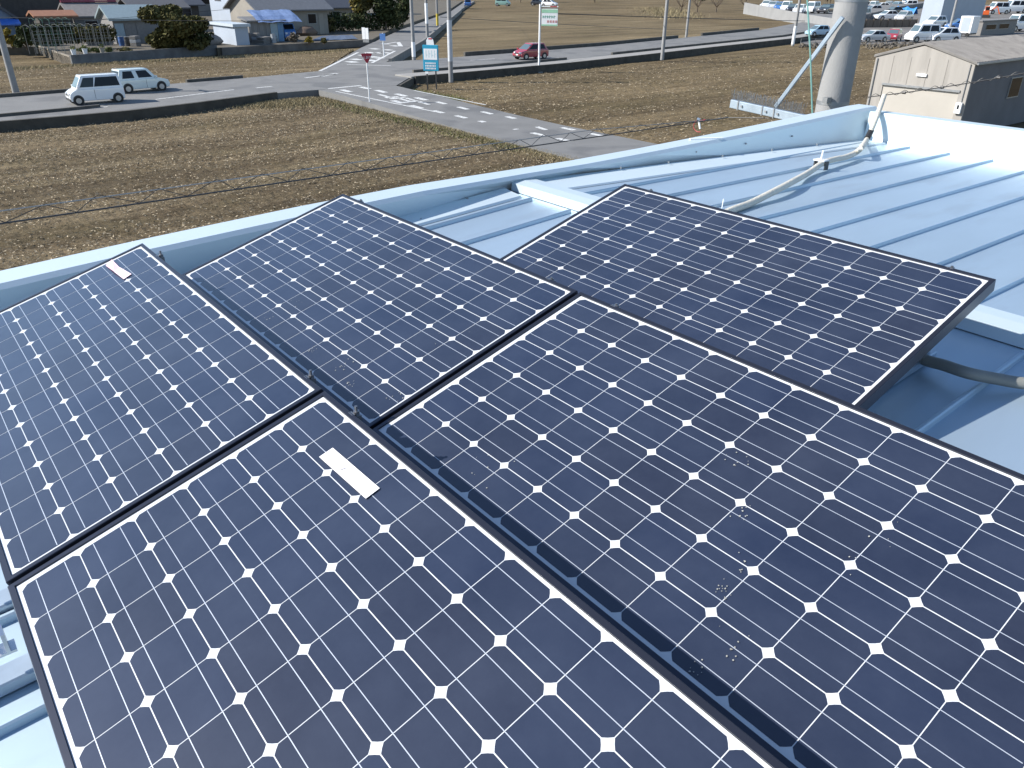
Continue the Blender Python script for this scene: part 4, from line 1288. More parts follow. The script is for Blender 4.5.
tag(tp.build('ground_sheet', mat('slate_blue_sheet', (.075, .10, .15), .6, var=.2)), 'slate blue plastic sheet spread on the ground before the beige house', 'tarpaulin')
# small blue truck by the shed
p = at(291, 40.5, YZ)
t = thing('small_truck', 'small bright blue truck parked at the end of the corrugated shed', 'truck', (p.x - .6, p.y - .3, YZ), N * .0)
MB().prism([(-.2, .35), (1.35, .35), (1.35, 1.0), (1.1, 1.25), (.85, 1.9), (-.2, 1.9)], -.72, .72, 'y').build('cab', P_blue, t, bevel=.06, segs=2)
MB().prism([(1.12, 1.28), (1.14, 1.28), (.90, 1.8), (.88, 1.8)], -.6, .6, 'y').build('windscreen', M_glassd, t)
for sg in (-1, 1):
    MB().box(.0, .75, sg * .725 - .01, sg * .725 + .01, 1.2, 1.75).build('side_window', M_glassd, t)
    MB().box(1.33, 1.37, sg * .5 - .12, sg * .5 + .12, .75, .95).build('headlight', M_lamp, t)
MB().box(-2.0, -.24, -.72, .72, .6, 1.0).build('cargo_bed', P_blue, t)
for x in (.8, -1.3):
    for sg in (-1, 1):
        MB().tube([(x, sg * .55, .28), (x, sg * .74, .28)], .28, 14).build('wheel', M_tyre, t)

# garage on the right
GY = 46.0
gl, gr, ga = ony(876, 57.5, GY), ony(976, 62, GY), ony(925, 44.5, GY)
ge = (gl.z + gr.z) / 2
gx0, gx1 = gl.x, gr.x
GL = 11.5
t = thing('garage', 'weathered cream garage with corrugated gable roof and wide pale door', 'garage', (gx1, GY, FZ))
X0 = gx0 - gx1
H = ge - FZ
AP = ga.z - FZ
m = ga.x - gx1
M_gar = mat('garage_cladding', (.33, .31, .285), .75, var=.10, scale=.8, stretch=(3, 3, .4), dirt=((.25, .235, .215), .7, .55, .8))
M_garroof = mat('asbestos_roof', (.19, .18, .17), .85, var=.15, scale=1.2, bump=.3, dirt=((.13, .12, .115), 1.5, .55, .75))
dz0 = ony(880, 83.5, GY).z - FZ
dx0, dx1 = ony(883, 83.5, GY).x - gx1, ony(960, 88.5, GY).x - gx1
wb = MB()
wb.box(X0, 0, .0, GL, 0, 0.02)
wb.prism([(X0, dz0), (0, dz0), (0, H), (m, AP - .06), (X0, H)], 0, .12, 'y')
wb.box(X0, dx0, .0, .12, 0, dz0)
wb.box(dx1, 0, .0, .12, 0, dz0)
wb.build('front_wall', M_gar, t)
MB().box(-.12, 0, .122, GL, 0, H).box(X0, X0 + .12, .122, GL, 0, H).box(X0 + .13, -.13, GL - .12, GL, 0, H).build('side_wall', mat('shaded_garage_side', (.13, .13, .14), .75, var=.12, scale=.8), t)  # darker than the front cladding: the side's shade is put into the colour
ro = MB()
k = .28
ro.prism([(X0 - .10, H - .05), (m, AP + .0), (.10, H - .05), (.10, H + .05), (m, AP + .10), (X0 - .10, H + .05)], -.06, GL + .3, 'y')
rfo = ro.build('roof', M_garroof, t)
rr = MB()
y = -.05
while y < GL + .25:
    for xa, za, xb_, zb_ in ((X0 - .09, H + .052, m, AP + .102), (m, AP + .102, .09, H + .052)):
        rr.add([(xa, y, za), (xa, y + .09, za), (xb_, y + .09, zb_), (xb_, y, zb_), (xa, y + .03, za + .035), (xa, y + .06, za + .035), (xb_, y + .06, zb_ + .035), (xb_, y + .03, zb_ + .035)],
               [(4, 5, 6, 7), (0, 4, 7, 3), (1, 2, 6, 5), (0, 1, 5, 4), (3, 7, 6, 2)])
    y += .18
rr.build('corrugation', M_garroof, rfo)
MB().box(dx0 + .002, dx1 - .002, .05, .10, .022, dz0 - .002).build('door', mat('door_cream', (.41, .385, .345), .7, var=.06, scale=.6), t)
MB().box(dx0 - .05, dx1 + .05, -.06, -.002, dz0 - .05, dz0 + .06).build('door_track', M_dsteel, t)
pl = ony(922, 75, GY)
MB().box(pl.x - gx1 - .28, pl.x - gx1 + .28, -.09, -.005, pl.z - FZ - .07, pl.z - FZ + .07).build('vent_plate', WHITE, t)
pl = ony(959, 108, GY)
mb_ = MB().box(pl.x - gx1 - .16, pl.x - gx1 + .16, -.16, -.005, pl.z - FZ - .28, pl.z - FZ + .28).build('meter_box', WHITE, t, bevel=.03)
MB().box(pl.x - gx1 - .05, pl.x - gx1 + .05, -.165, -.155, pl.z - FZ - .05, pl.z - FZ + .16).build('meter_window', M_glassd, mb_)
MB().tube([(pl.x - gx1 + .05, -.03, pl.z - FZ + .28), (pl.x - gx1 + .05, -.03, H - .05)], .025, 6).build('drain_pipe', M_dsteel, t)
MB().tube([(X0 + .14, -.04, 0), (X0 + .14, -.04, H - .1)], .03, 6).build('drain_pipe', M_dsteel, t)
window(t, ('x', 0.0), 5.2, 6.6, H * .45, H * .72)
MB().box(.10, .19, -.05, GL + .25, H - .06, H + .03).build('gutter', M_dsteel, t)
for x in (-4.4, -3.4, -2.4, -1.4):
    if x > X0:
        MB().box(x - .01, x + .01, -.012, -.003, dz0 + .07, H + .1).build('cladding_seam', mat('seam', (.25, .235, .215), .8), t)

# office building and yard objects at the top right
bb = cbox(938.5, 24.5, 919, 980, -14, FZ + .1)
house('office_building', 'two storey building, bright white gable and grey side, at the upper right', 'building', bb, M_whitew, M_tileb, 'gable_y', .35, .5, wins=(('x', .25, .35, .72, .88), ('x', .55, .65, .72, .88)))
tpb = at(902, 14.5, FZ + .07)
tt = MB()
for i in range(8):
    for j in range(3):
        tt.v.append((tpb.x - 2.9 + i * .85, tpb.y + j * 1.2, FZ + .2 + (1.6 if j == 1 else .15) * (1 + .2 * math.sin(i * 2)) - i * .02))
for i in range(7):
    for j in range(2):
        a = i * 3 + j
        tt.f.append((a, a + 3, a + 4, a + 1))
tag(tt.build('tarpaulin', mat('bright_tarpaulin', (.03, .22, .60), .45, var=.2, scale=1)), 'bright blue tarpaulin heap left of the white gable', 'tarpaulin')
bx_ = at(969, 37, FZ + .1)
t = thing('box_trailer', 'white box trailer parked between office building and garage roof', 'trailer', (bx_.x, bx_.y, FZ + .1))
MB().box(-1.9, 0, 0, 2.4, .5, 2.9).build('box_body', WHITE, t, bevel=.06)
MB().box(-1.85, -.05, .05, 2.35, .3, .495).build('chassis', M_plast, t)
for x in (-1.5, -.4):
    MB().tube([(x, -.0, .3), (x, .25, .3)], .3, 14).build('wheel', M_tyre, t)
MB().box(-1.6, -.3, -.012, -.001, .7, 2.7).build('door', M_whitew, t)
bb = cbox(972, 36, 968, 1006, 22, FZ + .1)
house('site_cabin', 'low grey site cabin with two windows right of the white trailer', 'cabin', (bb[0], bb[1], bb[2] + 3, bb[3] + 3, FZ + .1, bb[5]), M_gate, M_greyw, 'flat', eave=.15, wins=(('x', .10, .38, .4, .75), ('x', .48, .76, .4, .75)))
p = at(1017, 31, FZ + .1)
car('parked_van', 'large white van parked at the right edge above the garage roof', (p.x, p.y, FZ + .1), -1.9, 'van', P_white, cat='van', s=1.5, lite=True)
p = at(1013, 13, FZ + .1)
car('parked_van', 'large white van in the top right corner', (p.x, p.y, FZ + .1), -2.2, 'van', P_white, cat='van', s=1.9, lite=True)
p = at(984, 17.5, FZ + .1)
t = thing('small_excavator', 'orange digger parked beside the grey office building', 'excavator', (p.x, p.y, FZ + .1), .4)
MB().box(-1.3, 1.3, -.9, -.45, 0, .55).build('track', M_plast, t, bevel=.1)
MB().box(-1.3, 1.3, .45, .9, 0, .55).build('track', M_plast, t, bevel=.1)
MB().box(-1.3, .9, -.9, .9, .6, 1.5).build('body', P_orange, t, bevel=.12)
MB().box(-.2, .8, -.85, .1, 1.5, 2.5).build('cab', P_orange, t, bevel=.08)
MB().box(-.1, .81, -.86, .0, 1.65, 2.35).build('cab_window', M_glassd, t)
bo = MB().beam((.7, .4, 1.3), (2.3, .4, 2.5), .25, .3).build('boom', P_orange, t)
MB().beam((2.3, .4, 2.5), (3.1, .4, .8), .2, .24).build('dipper', P_orange, bo)
for i, (ua, ub, v, vt, lb) in enumerate(((858, 916, 27.5, 20, 'weathered brown board fence behind the silver and red cars'), (952, 1010, 26, 21, 'brown board fence behind the white trailer'))):
    pa_, pb_ = at(ua, v, FZ + .06), at(ub, v - .5, FZ + .06)
    h_ = over(ua, vt, pa_).z - FZ
    ft_ = thing('board_fence', lb, 'fence', pa_)
    MB().beam((0, 0, h_ / 2), pb_ - pa_ + Vector((0, 0, h_ / 2)), .08, h_).build('boards', mat('brown_boards', (.16, .125, .095), .85, var=.3, scale=1.0, stretch=(4, 4, .3)), ft_)
    for j in range(9):
        q = (pb_ - pa_) * (j / 8)
        MB().box(q.x - .07, q.x + .07, q.y - .16, q.y - .05, 0, h_ + .15).build('post', M_bark, ft_)
for i, (u, v, pm, kd, sz, lb) in enumerate(((862, 19, P_silver, 'van', 1.3, 'silver van in the lot behind the brown board fence'), (934, 27, P_white, 'hatch', 1.3, 'white hatchback under the wall of the bright white gable'),
        (893, 14.5, P_black, 'sedan', 1.3, 'black car in the lot left of the bright blue heap'), (996, 14, P_white, 'van', 1.7, 'white van just right of the orange digger'), (958, 30, P_blue, 'hatch', 1.2, 'blue car left of the white box trailer'))):
    p = at(u, v, FZ + .07)
    car('parked_car', lb, (p.x, p.y, FZ + .07), -1.5 - .2 * i, kd, pm, LG, s=sz, lite=True)
BR = [(866, 8.5, P_white, 'hatch', 'white'), (872, 13.5, P_silver, 'hatch', 'silver'), (881, 9.5, P_white, 'sedan', 'white'), (896, 8.5, P_lblue, 'hatch', 'light blue'), (909, 8, P_white, 'van', 'white'), (886, 20, P_white, 'sedan', 'white'), (903, 21, P_silver, 'hatch', 'silver'), (860, 13, P_blue, 'sedan', 'blue')]
WH = ['at the left end of the back row, close to the concrete pole', 'in front of the back row, close to the concrete pole', 'second in the back row from the concrete pole', 'in the back row above the bright blue heap', 'in the back row beside the white gable', 'just behind the board fence, below the bright blue heap', 'behind the board fence, nearest the white gable', 'half hidden by the concrete pole, behind the board fence']
for (u, v, pm, kd, cn), wh in zip(BR, WH):
    p = at(u, v, FZ + .07)
    car('parked_car', '%s car %s' % (cn, wh), (p.x, p.y, FZ + .07), -1.5 - .13 * (u % 7), kd, pm, LG, s=1.35, lite=True)
# low rubble strip and rail fence along the lot edge
rs = MB()
rnd = random.Random(11)
for i in range(420):
    p = at(rnd.uniform(800, 975), 46 + rnd.gauss(0, 1.4), FZ)
    r = rnd.uniform(.08, .28)
    rs.blob((p.x, p.y, FZ + r * .4), (r, r, r * .7), i, .3, 3)
stuff(rs.build('rubble', mat('rubble_stone', (.11, .095, .075), .9, island=.5)), 'row of rough stones along the field edge before the parked cars', 'rubble')
fa, fb = at(800, 47, FZ), at(990, 44, FZ)
ft = thing('rail_fence', 'thin grey pipe fence along the lot behind the right field', 'fence', fa)
dv = fb - fa
for i in range(15):
    q = dv * (i / 14)
    MB().tube([q, q + Vector((0, 0, 1.0))], .035, 6).build('post', M_pipe, ft)
for z in (.5, .95):
    MB().tube([Vector((0, 0, z)), dv + Vector((0, 0, z))], .025, 6).build('rail', M_pipe, ft)

# ------------------------------------------------------------------ poles, signs
def upole(u, v, label, z, r=.17, h=9.5, m=None, lower=None, arm=True, name='utility_pole', lean=(0, 0)):
    p = at(u, v, z)
    t = thing(name, label, 'utility pole', (p.x, p.y, z), 0, 'utility poles along the roads')
    MB().tube([(0, 0, 0), (lean[0], lean[1], h)], r, 14, r1=r * .72).build('shaft', m or M_conc, t, smooth=True)
    if lower:
        MB().tube([(0, 0, lower[0]), (0, 0, lower[1])], r * 1.04, 14).build('guard_band', lower[2], t, smooth=True)
    if arm:
        a = MB().box(-.9, .9, -.05, .05, h - .8, h - .7).build('crossarm', M_dsteel, t)
        for x in (-.8, -.3, .3, .8):
            MB().tube([(x, 0, h - .7), (x, 0, h - .5)], .05, 8).build('insulator', WHITE, a)
    return Vector((p.x, p.y, z + h - .6))
M_yel = mat('yellow_guard', (.55, .42, .05), .6)
tops = []
T1 = upole(17, 96, 'grey leaning utility pole at the left edge beside the road', -.3, .22, 10, arm=True)
T2 = upole(451, 82.5, 'grey utility pole just right of the teal sign', FZ, .19, 10.5, lower=(1.6, 4.6, mat('pole_wrap', (.50, .52, .55), .6)))
T3 = upole(414, 60, 'slim pole at the junction mouth, left of the teal sign', 0, .18, 10.5, lower=(.3, 1.6, WHITE))
T4 = upole(427.5, 38.5, 'utility pole farther up the straight street with a white band', 0, .2, 10.5, lower=(1.8, 4.2, WHITE))
T5 = upole(437.5, 26, 'distant pole with a yellow guard at its foot on the straight street', 0, .2, 10.5, lower=(.1, 1.9, M_yel))
T7 = upole(662, 60, 'grey utility pole on the near verge right of the white sign', FZ + .2, .19, 10)
T8 = upole(686, 38.5, 'grey utility pole on the far side of the right-hand road', -.3, .18, 10)
T9 = upole(792.5, 46, 'slim utility pole at the end of the field below the car park wall', FZ, .2, 10.5, lower=(.2, 2.4, WHITE))
T11 = upole(948, 36, 'thin pole in the lot in front of the grey office building', FZ, .2, 11)
T12 = upole(334.5, 20, 'thin pale pole in front of the cream house wing', YZ, .18, 9)
def wire(a, b_, sag, label, r=.02):
    pts = sagp(a, b_, 16, sag)
    return tag(MB().tube(pts, r, 5).build('overhead_wire', M_cable), label, 'wire', 'overhead wires along the roads')
wire(T2, T7, .5, 'overhead wire from the pole by the teal sign to the right-hand verge pole')
wire(T7, T9, .5, 'overhead wire from the verge pole to the pole below the car park wall')
wire(T1, T2, .6, 'overhead wire along the main road from the leaning left pole')
wire(T3, T4, .3, 'overhead wire between the two nearest poles of the straight street')
wire(T4, T5, .3, 'overhead wire between the farther poles of the straight street')
# low lines that cross the upper right of the view
wl0, wl1 = over(552, 13.5, at(539, 72.5, FZ)), over(805, 21, at(792.5, 46, FZ))
wire(wl0, wl1, .05, 'pale low wire running from the white sign to the car park wall', .035)
g = bpy.context.scene
wire(over(440, 17, at(451, 82, FZ)), over(690, 30, at(686, 38, -.3)), .1, 'thin dark low wire crossing the dry field behind the white sign', .02)
wire(over(-40, 16, at(-30, 60, 0)), over(260, 21, at(255, 60, 0)), .1, 'dark wire crossing in front of the houses at upper left', .02)
wire(over(-40, 28, at(-30, 60, 0)), over(232, 9, at(240, 50, 0)), .1, 'second dark wire crossing the houses, dipping at the left', .018)

M_teal = mat('teal_board', (.02, .29, .46), .4, var=.05)
M_tealt = mat('teal_lettering', (.02, .20, .28), .5)
p = at(432, 89.5, FZ)
t = thing('billboard', 'teal and white standing sign board on two dark legs at the junction corner', 'sign', (p.x, p.y, FZ), R(38))
zb0, zb1 = over(431, 71, p).z - FZ, over(431, 45, p).z - FZ
MB().box(-.60, .60, -.06, .06, zb0, zb1).build('board', M_teal, t, bevel=.02, segs=1)
hh = zb1 - zb0
MB().box(-.52, .52, -.072, -.062, zb0 + hh * .44, zb0 + hh * .86).build('panel', WHITE, t)
lt = MB()
for i in range(4):
    x = -.36 + i * .22
    lt.box(x, x + .05, -.078, -.074, zb0 + hh * .52, zb0 + hh * .80)
    lt.box(x + .05, x + .13, -.078, -.074, zb0 + hh * (.60 + .05 * (i % 2)), zb0 + hh * (.63 + .05 * (i % 2)))
lt.build('lettering', mat('pale_lettering', (.45, .60, .64), .5), t)
lt = MB()
for r_, n in ((.30, 9), (.20, 7), (.10, 8)):
    for i in range(n):
        x = -.42 + i * .84 / n
        lt.box(x, x + .84 / n * .62, -.072, -.063, zb0 + hh * (r_ - .03), zb0 + hh * (r_ + .035))
lt.build('lettering', WHITE, t)
for x in (-.34, .36):
    MB().box(x - .045, x + .045, -.04, .04, -.1, zb0 + .02).build('leg', M_plast, t)
tpz = MB().prism([(-.28, zb1 + .01), (.30, zb1 + .01), (.24, zb1 + .36), (.05, zb1 + .52), (-.18, zb1 + .5), (-.3, zb1 + .3)], -.04, .03, 'y').build('top_plate', WHITE, t)
MB().box(-.12, .16, -.048, -.041, zb1 + .38, zb1 + .47).build('emblem', M_red, tpz)
MB().box(-.46, -.22, -.05, .03, zb0 - .20, zb0 - .04).build('tag_plate', WHITE, t)

p = at(538.8, 72.5, FZ)
t = thing('pole_sign', 'white rectangular sign hanging beside the top of a tall white post', 'sign', (p.x, p.y, FZ), R(40))
z1_ = over(540.5, 4, p).z - FZ
zb0, zb1 = over(552, 26, p).z - FZ, over(552, 9, p).z - FZ
sc_ = 1.0
pr_ = ray(559, 17)
q_ = over(559, 17, p)
bw = (q_ - over(541, 17, p)).length
MB().tube([(0, 0, -.1), (0, 0, z1_)], .09, 12).build('post', WHITE, t, smooth=True)
MB().box(.14, bw, -.05, .05, zb0, zb1).build('board', WHITE, t, bevel=.02, segs=1)
MB().box(.0, bw + .02, -.04, .04, zb1 + .16, zb1 + .24).build('arm', WHITE, t)
MB().box(.0, bw, -.03, .03, zb1 + .03, zb1 + .09).build('arm', M_dsteel, t)
MB().box(.9, bw - .1, -.046, -.04, zb1 + .165, zb1 + .235).build('lettering', M_red, t)
hh = zb1 - zb0
MB().box(.15, bw - .01, -.062, -.052, zb1 - hh * .22, zb1 - .02).build('green_band', mat('pale_green', (.30, .55, .38), .5), t)
MB().box(.15, bw - .01, -.062, -.052, zb0 + .02, zb0 + hh * .10).build('green_band', mat('pale_green', (.30, .55, .38), .5), t)
lt = MB()
for i in range(6):
    x = .24 + i * (bw - .4) / 6
    lt.box(x, x + (bw - .4) / 6 * .30, -.060, -.052, zb0 + hh * .46, zb0 + hh * .62)
    lt.box(x + .03, x + (bw - .4) / 6 * .75, -.061, -.053, zb0 + hh * (.52 + .04 * (i % 2)), zb0 + hh * (.57 + .03 * (i % 2)))
lt.build('lettering', mat('green_lettering', (.12, .33, .24), .5), t)
lt = MB()
for i in range(4):
    x = .65 + i * .24
    lt.box(x, x + .17, -.060, -.052, zb0 + hh * .20, zb0 + hh * .34)
lt.build('lettering', mat('red_lettering', (.50, .25, .25), .5), t)
MB().box(-.35, .35, -.35, .35, -.1, .08).build('footing', M_wallc, t)

p = at(369.5, 100, -.02)
t = thing('stop_sign', 'red inverted triangle stop sign on a white post at the junction', 'road sign', (p.x, p.y, -.02), R(82))
zs0, zs1 = over(364, 62.5, p).z, over(364, 53, p).z
MB().tube([(0, 0, -.3), (0, 0, zs1 + .05)], .04, 10).build('post', WHITE, t, smooth=True)
tri = MB().prism([(-.32, zs1), (.32, zs1), (.36, zs1 - .06), (.05, zs0), (-.05, zs0), (-.36, zs1 - .06)], -.075, -.05, 'y').build('sign_plate', mat('sign_red', (.36, .015, .04), .45), t)
fc = bpy.data.curves.new('stop_text', 'FONT')
fc.body = '止まれ'
fc.size = .19
fc.align_x = 'CENTER'
fc.extrude = .004
fo = bpy.data.objects.new('lettering', fc)
COL.objects.link(fo)
dg = bpy.context.evaluated_depsgraph_get()
me = bpy.data.meshes.new_from_object(fo.evaluated_get(dg))
bpy.data.objects.remove(fo)
if len(me.vertices):
    me.materials.clear()
    me.materials.append(WHITE)
    lo_ = bpy.data.objects.new('lettering', me)
    COL.objects.link(lo_)
    lo_.parent = t
    lo_.location = (0, -.082, zs1 - .30)
    lo_.rotation_euler = (R(90), 0, 0)
p = at(384, 55.5, 0)
t = thing('direction_sign', 'small blue square sign on a white post up the straight street', 'road sign', (p.x, p.y, 0), R(38))
zs1 = over(381.5, 33, p).z
MB().tube([(0, 0, -.1), (0, 0, zs1)], .06, 10).build('post', WHITE, t)
MB().box(-.3, .3, -.09, -.06, zs1 - .7, zs1 - .05).build('sign_plate', mat('sign_blue', (.06, .16, .40), .45), t)
p = at(366, 41.5, YZ)
t = thing('banner_sign', 'upright white banner board at the corner of the low wall', 'sign', (p.x, p.y, YZ), R(30))
h_ = over(365, 27.5, p).z - YZ
MB().box(-.45, -.04, -.04, .04, .25, h_).build('board', WHITE, t)
MB().box(.02, .42, -.05, .03, .25, h_ - .05).build('board', WHITE, t)
MB().box(-.4, .4, -.02, .02, -.1, .3).build('foot', M_dsteel, t)
p = at(322, 33.5, YZ)
t = thing('garden_lantern', 'small white garden lantern beside the blue plastic sheet', 'lantern', (p.x, p.y, YZ))
MB().tube([(0, 0, 0), (0, 0, .7)], .12, 8).build('post', WHITE, t)
MB().tube([(0, 0, .7), (0, 0, 1.0), (0, 0, 1.15)], [.3, .3, .05], 8).build('cap', WHITE, t)

# ------------------------------------------------------------------ trees, hedges, shrubs
def crown(rnd, clumps, n, ls):
    b = MB()
    for c, r, k in clumps:
        for _ in range(int(n * k)):
            while True:
                p = Vector((rnd.uniform(-1, 1), rnd.uniform(-1, 1), rnd.uniform(-1, 1)))
                if .25 < p.length < 1:
                    break
            q = Vector((c[0] + p.x * r[0], c[1] + p.y * r[1], c[2] + p.z * r[2]))
            d = Vector((rnd.gauss(0, 1), rnd.gauss(0, 1), rnd.gauss(0, 1))).normalized()
            e = d.orthogonal().normalized()
            f = d.cross(e)
            s = ls * rnd.uniform(.5, 1.3)
            b.quad(q - e * s, q + f * s * .55, q + e * s, q - f * s * .55)
    return b
def tree(name, label, loc, h, rx, ry, m, seed, n=1500, ls=.16, trunk=.14, cat='tree', base=.25, group=None, m2=None):
    rnd = random.Random(seed)
    t = thing(name, label, cat, loc, 0, group)
    tr = MB()
    tr.tube([(0, 0, -.1), (.05, .03, h * base), (0, .1, h * .6)], trunk, 8, r1=trunk * .4)
    cl = []
    for i in range(13):
        a = rnd.uniform(0, 6.3)
        rr_ = rnd.uniform(.25, .8)
        z = h * (base + (1 - base) * rnd.uniform(.15, .92))
        k = math.sin(math.pi * min(1, max(.12, (z / h - base * .6) / (1.05 - base * .6)))) ** .6
        c = (rx * rr_ * k * math.cos(a), ry * rr_ * k * math.sin(a), z)
        cl.append((c, (rx * rnd.uniform(.30, .52), ry * rnd.uniform(.30, .52), h * rnd.uniform(.13, .22)), rnd.uniform(.6, 1.2)))
        tr.tube([(0, .05, h * base * .9), (c[0] * .5, c[1] * .5, c[2] * .7), c], trunk * .35, 5, r1=.015)
    tr.build('trunk', M_bark, t)
    crown(rnd, cl, n / 13, ls).build('crown', m, t)
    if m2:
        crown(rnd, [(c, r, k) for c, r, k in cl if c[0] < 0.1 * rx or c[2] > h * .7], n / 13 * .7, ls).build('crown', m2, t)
    return t
def px_tree(name, label, u, v, vt, ul, ur, z, m, seed, **kw):
    p = at(u, v, z)
    h = over(u, vt, p).z - z
    w = (over(ur, v, p) - over(ul, v, p)).length / 2
    return tree(name, label, (p.x, p.y, z), h, w, w, m, seed, **kw)
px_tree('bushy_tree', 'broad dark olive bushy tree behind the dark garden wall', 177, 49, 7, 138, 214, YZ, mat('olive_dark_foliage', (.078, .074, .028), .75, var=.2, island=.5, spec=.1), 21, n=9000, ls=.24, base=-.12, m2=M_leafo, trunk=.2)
px_tree('bush', 'dark low bush right of the broad bushy tree', 203, 48.5, 28, 192, 216, YZ, M_leaf, 22, n=900, ls=.18, base=.05, cat='bush')
px_tree('yellow_bush', 'yellowing bush at the left edge behind the leaning pole', 12, 47, 29, 2, 23, YZ, M_leafy, 23, n=900, ls=.18, base=.05, cat='bush')
px_tree('bush', 'dark green rounded bush right of the yellow bush', 27, 49, 31, 15, 38, YZ, M_leaf, 24, n=1100, ls=.18, base=.05, cat='bush')
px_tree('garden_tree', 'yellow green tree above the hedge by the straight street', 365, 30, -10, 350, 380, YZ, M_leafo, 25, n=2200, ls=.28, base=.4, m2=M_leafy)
px_tree('garden_tree', 'dark evergreen tree right of the yellow green tree', 386, 30, -14, 374, 404, YZ, M_leaf, 26, n=2600, ls=.30, base=.15)
px_tree('garden_tree', 'dark evergreen tree beside the street at the top', 403, 25, -14, 394, 414, YZ, M_leaf, 27, n=2200, ls=.34, base=.1)
px_tree('shrub', 'small yellow shrub on the low wall by the blue truck', 309, 43.5, 37, 304, 314, YZ, M_leafy, 28, n=350, ls=.13, base=.05, cat='shrub')
px_tree('shrub', 'small round olive shrub at the end of the blue sheet', 324, 43, 38, 320, 328, YZ, M_leafo, 29, n=300, ls=.13, base=.05, cat='shrub')
px_tree('shrub', 'round grey brown shrub in front of the blue truck', 294, 42.5, 33, 289, 300, YZ, mat('twiggy', (.13, .11, .085), .9, island=.4), 30, n=500, ls=.14, base=.05, cat='shrub')
def hedge(label, pa, pb2, h, w, m, seed, n):
    rnd = random.Random(seed)
    t = thing('hedge', label, 'hedge', pa)
    d = pb2 - pa
    cl = []
    k = 14
    for i in range(k + 1):
        q = d * (i / k)
        cl.append(((q.x, q.y, h * .5), (w * rnd.uniform(.8, 1.1), w * rnd.uniform(.8, 1.1), h * rnd.uniform(.48, .62)), 1))
    crown(rnd, cl, n / (k + 1), .2).build('foliage', m, t)
    st = MB()
    for i in range(k + 1):
        q = d * (i / k)
        st.tube([q, q + Vector((0, 0, h * .6))], .05, 5)
    st.build('stems', M_bark, t)
hedge('long dark clipped hedge in front of the cream house and trees', at(327, 32, YZ), at(398, 29, YZ), 2.4, 1.1, M_leaf, 41, 4200)
hedge('untidy dark hedge between the pipe frames and the orange eave house', onx(26, 44, -97), onx(80, 41, -97), 1.7, .7, M_leaf, 43, 3000)
hedge('ragged olive hedge behind the pipe frame left of the blue roofed shed', onx(82, 42, -96), onx(112, 41, -96), 1.5, .7, M_leafo, 44, 1600)
px_tree('bush', 'olive bush at the left end of the long hedge', 329, 33, 18, 321, 337, YZ, M_leafo, 42, n=800, ls=.2, base=.05, cat='bush')
# odds and ends stored in the yards
CL = [('plank_stack', 'stack of grey planks lying left of the blue roofed shed', 'planks', 100, 45.5), ('plank_stack', 'stack of planks at the foot of the orange eave house', 'planks', 60, 40),
      ('drum', 'blue plastic drum standing by the pale board doors of the blue roofed shed', 'drum', 123, 46), ('drum', 'dark drum beside the blue plastic drum', 'drum', 129, 46.3),
      ('crate_stack', 'pale crates stacked at the right doors of the blue roofed shed', 'crates', 137, 46.5), ('covered_pile', 'pile under a grey sheet between tree and white storage shed', 'pile', 210, 45),
      ('covered_pile', 'pile under a dark green sheet among the pipe frames', 'pile', 48, 46), ('covered_pile', 'pile under a pale blue sheet in front of the grey roof house', 'pile', 92, 40),
      ('plank_stack', 'low stack of planks on the ground before the corrugated shed', 'planks', 268, 43), ('crate_stack', 'crates stacked in front of the corrugated shed doors', 'crates', 258, 43),
      ('drum', 'pale drum standing in front of the corrugated shed', 'drum', 275, 43), ('covered_pile', 'pile under a brown sheet before the long beige house', 'pile', 308, 35.5)]
M_sheet = [mat('grey_sheet', (.16, .165, .17), .6, var=.2), mat('green_sheet', (.05, .10, .075), .6, var=.2), mat('pale_sheet', (.24, .29, .35), .6, var=.2), mat('brown_sheet', (.13, .09, .065), .7, var=.2)]
ns = 0
for i, (nm, lb, ct, u, v) in enumerate(CL):
    p = at(u, v, YZ)
    t = thing(nm, lb, ct, (p.x - .3, p.y, YZ), .2 * (i % 5))
    if ct == 'planks':
        for j in range(5):
            MB().box(-.5, .5, -1.4 + .1 * (j % 2), 1.3 + .12 * (j % 3), .14 * j, .14 * j + .11).build('plank', M_gate, t)
    elif ct == 'drum':
        mm = (mat('blue_drum', (.05, .12, .30), .5), M_plast, mat('pale_drum', (.34, .36, .38), .5))[(2, 3, 10).index(i)]
        MB().tube([(0, 0, 0), (0, 0, .3), (0, 0, .32), (0, 0, .6), (0, 0, .62), (0, 0, .9)], [.28, .28, .30, .30, .28, .28], 14).build('body', mm, t)
        MB().tube([(0, 0, .9), (0, 0, .95)], .26, 14).build('lid', M_dsteel, t)
    elif ct == 'crates':
        for j in range(3):
            MB().box(-.35, .35, -.5, .5, .36 * j, .36 * j + .32).build('crate', (M_gate, mat('pale_drum', (.34, .36, .38), .5), M_gate)[j], t, bevel=.02, segs=1)
    else:
        MB().blob((0, 0, .35), (1.0, 1.6, .75), 200 + i, .12, 6).build('sheet', M_sheet[ns], t, smooth=True)
        MB().box(-.5, .5, -.9, .9, 0, .5).build('boards', M_gate, t)
        ns += 1
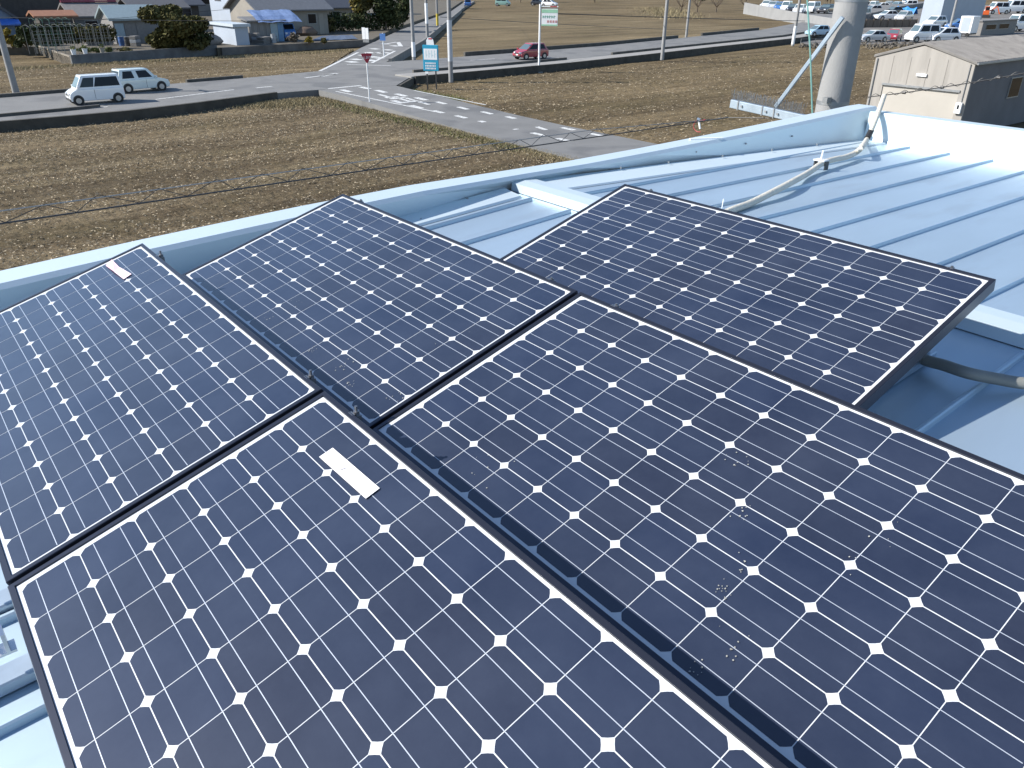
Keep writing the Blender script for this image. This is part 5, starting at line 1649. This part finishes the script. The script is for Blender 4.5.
# kitchen garden plants and pots by the garden wall
for i, (u, v, vt, ul, ur, m_, lb) in enumerate(((84, 53.5, 47, 76, 92, M_green, 'bright green vegetable clump left in the walled garden'), (96, 53, 48, 91, 102, M_green, 'green vegetable clump behind the white pots'),
                                              (108, 52, 47.5, 103, 114, M_green, 'green vegetable clump right of the pots'), (126, 51, 47.5, 118, 134, M_leafo, 'low olive plants before the blue roofed shed'))):
    px_tree('vegetable_plant', lb, u, v, vt, ul, ur, YZ, m_, 50 + i, n=320, ls=.12, base=.02, cat='plant', trunk=.03)
for i, (u, v, lb) in enumerate(((75, 56, 'white planter pot at the left end of the dark garden wall'), (86.5, 55, 'small pale pot in the middle of the garden wall'), (103.5, 54, 'cream pot right of the other pots on the garden wall'))):
    p = at(u, v, YZ)
    t = thing('plant_pot', lb, 'pot', (p.x - .25, p.y, YZ), 0, 'pots along the garden wall')
    MB().tube([(0, 0, 0), (0, 0, .5), (0, 0, .56)], [.16, .24, .27], 10).build('pot', WHITE if i != 2 else M_cream, t)
    crown(random.Random(60 + i), [((0, 0, .7), (.25, .25, .2), 1)], 60, .09).build('foliage', M_green, t)
# leafless orchard trees at the top
def bare(label, u, v, vt, seed):
    p = at(u, v, FZ)
    h = max(3.0, over(u, vt, p).z - FZ)
    rnd = random.Random(seed)
    t = thing('bare_tree', label, 'tree', (p.x, p.y, FZ), 0, 'leafless orchard trees')
    b = MB()
    b.tube([(0, 0, -.1), (.05, 0, h * .3)], .2, 7, r1=.14)
    tw = MB()
    for i in range(7):
        a = i * .9 + rnd.uniform(-.3, .3)
        p1 = Vector((.05, 0, h * .28))
        p2 = p1 + Vector((math.cos(a) * h * .28, math.sin(a) * h * .28, h * rnd.uniform(.2, .35)))
        p3 = p2 + Vector((math.cos(a + .3) * h * .14, math.sin(a + .3) * h * .14, h * rnd.uniform(.2, .32)))
        b.tube([p1, p2, p3], .10, 5, r1=.04)
        for j in range(6):
            q = p2.lerp(p3, rnd.random())
            tw.tube([q, q + Vector((rnd.uniform(-1, 1), rnd.uniform(-1, 1), rnd.uniform(.2, 1))) * h * .16], .035, 4, r1=.015)
    b.build('trunk', M_bark, t)
    tw.build('twigs', M_bark, t)
bare('leafless tree in the dry grass right of the far road pole', 681, 12.5, -6, 71)
bare('leafless tree, middle one of the orchard trees at the top', 697, 12, -6, 72)
bare('leafless tree nearest the left end of the car park wall', 716, 12, -5, 73)
bare('leafless dark tree touching the corner of the car park wall', 744, 10, -6, 74)
rnd = random.Random(9)
for i in range(18):                        # wood beyond the last fields
    y = 120 + i * 14
    x = -300 - rnd.uniform(0, 40) + i * 9
    tree('far_tree', 'dark tree in the wood beyond the far road', (x, y, FZ), rnd.uniform(7, 11), rnd.uniform(4, 6), rnd.uniform(4, 6), M_leaf, 100 + i, n=260, ls=.7, base=.15, group='trees of the far wood')
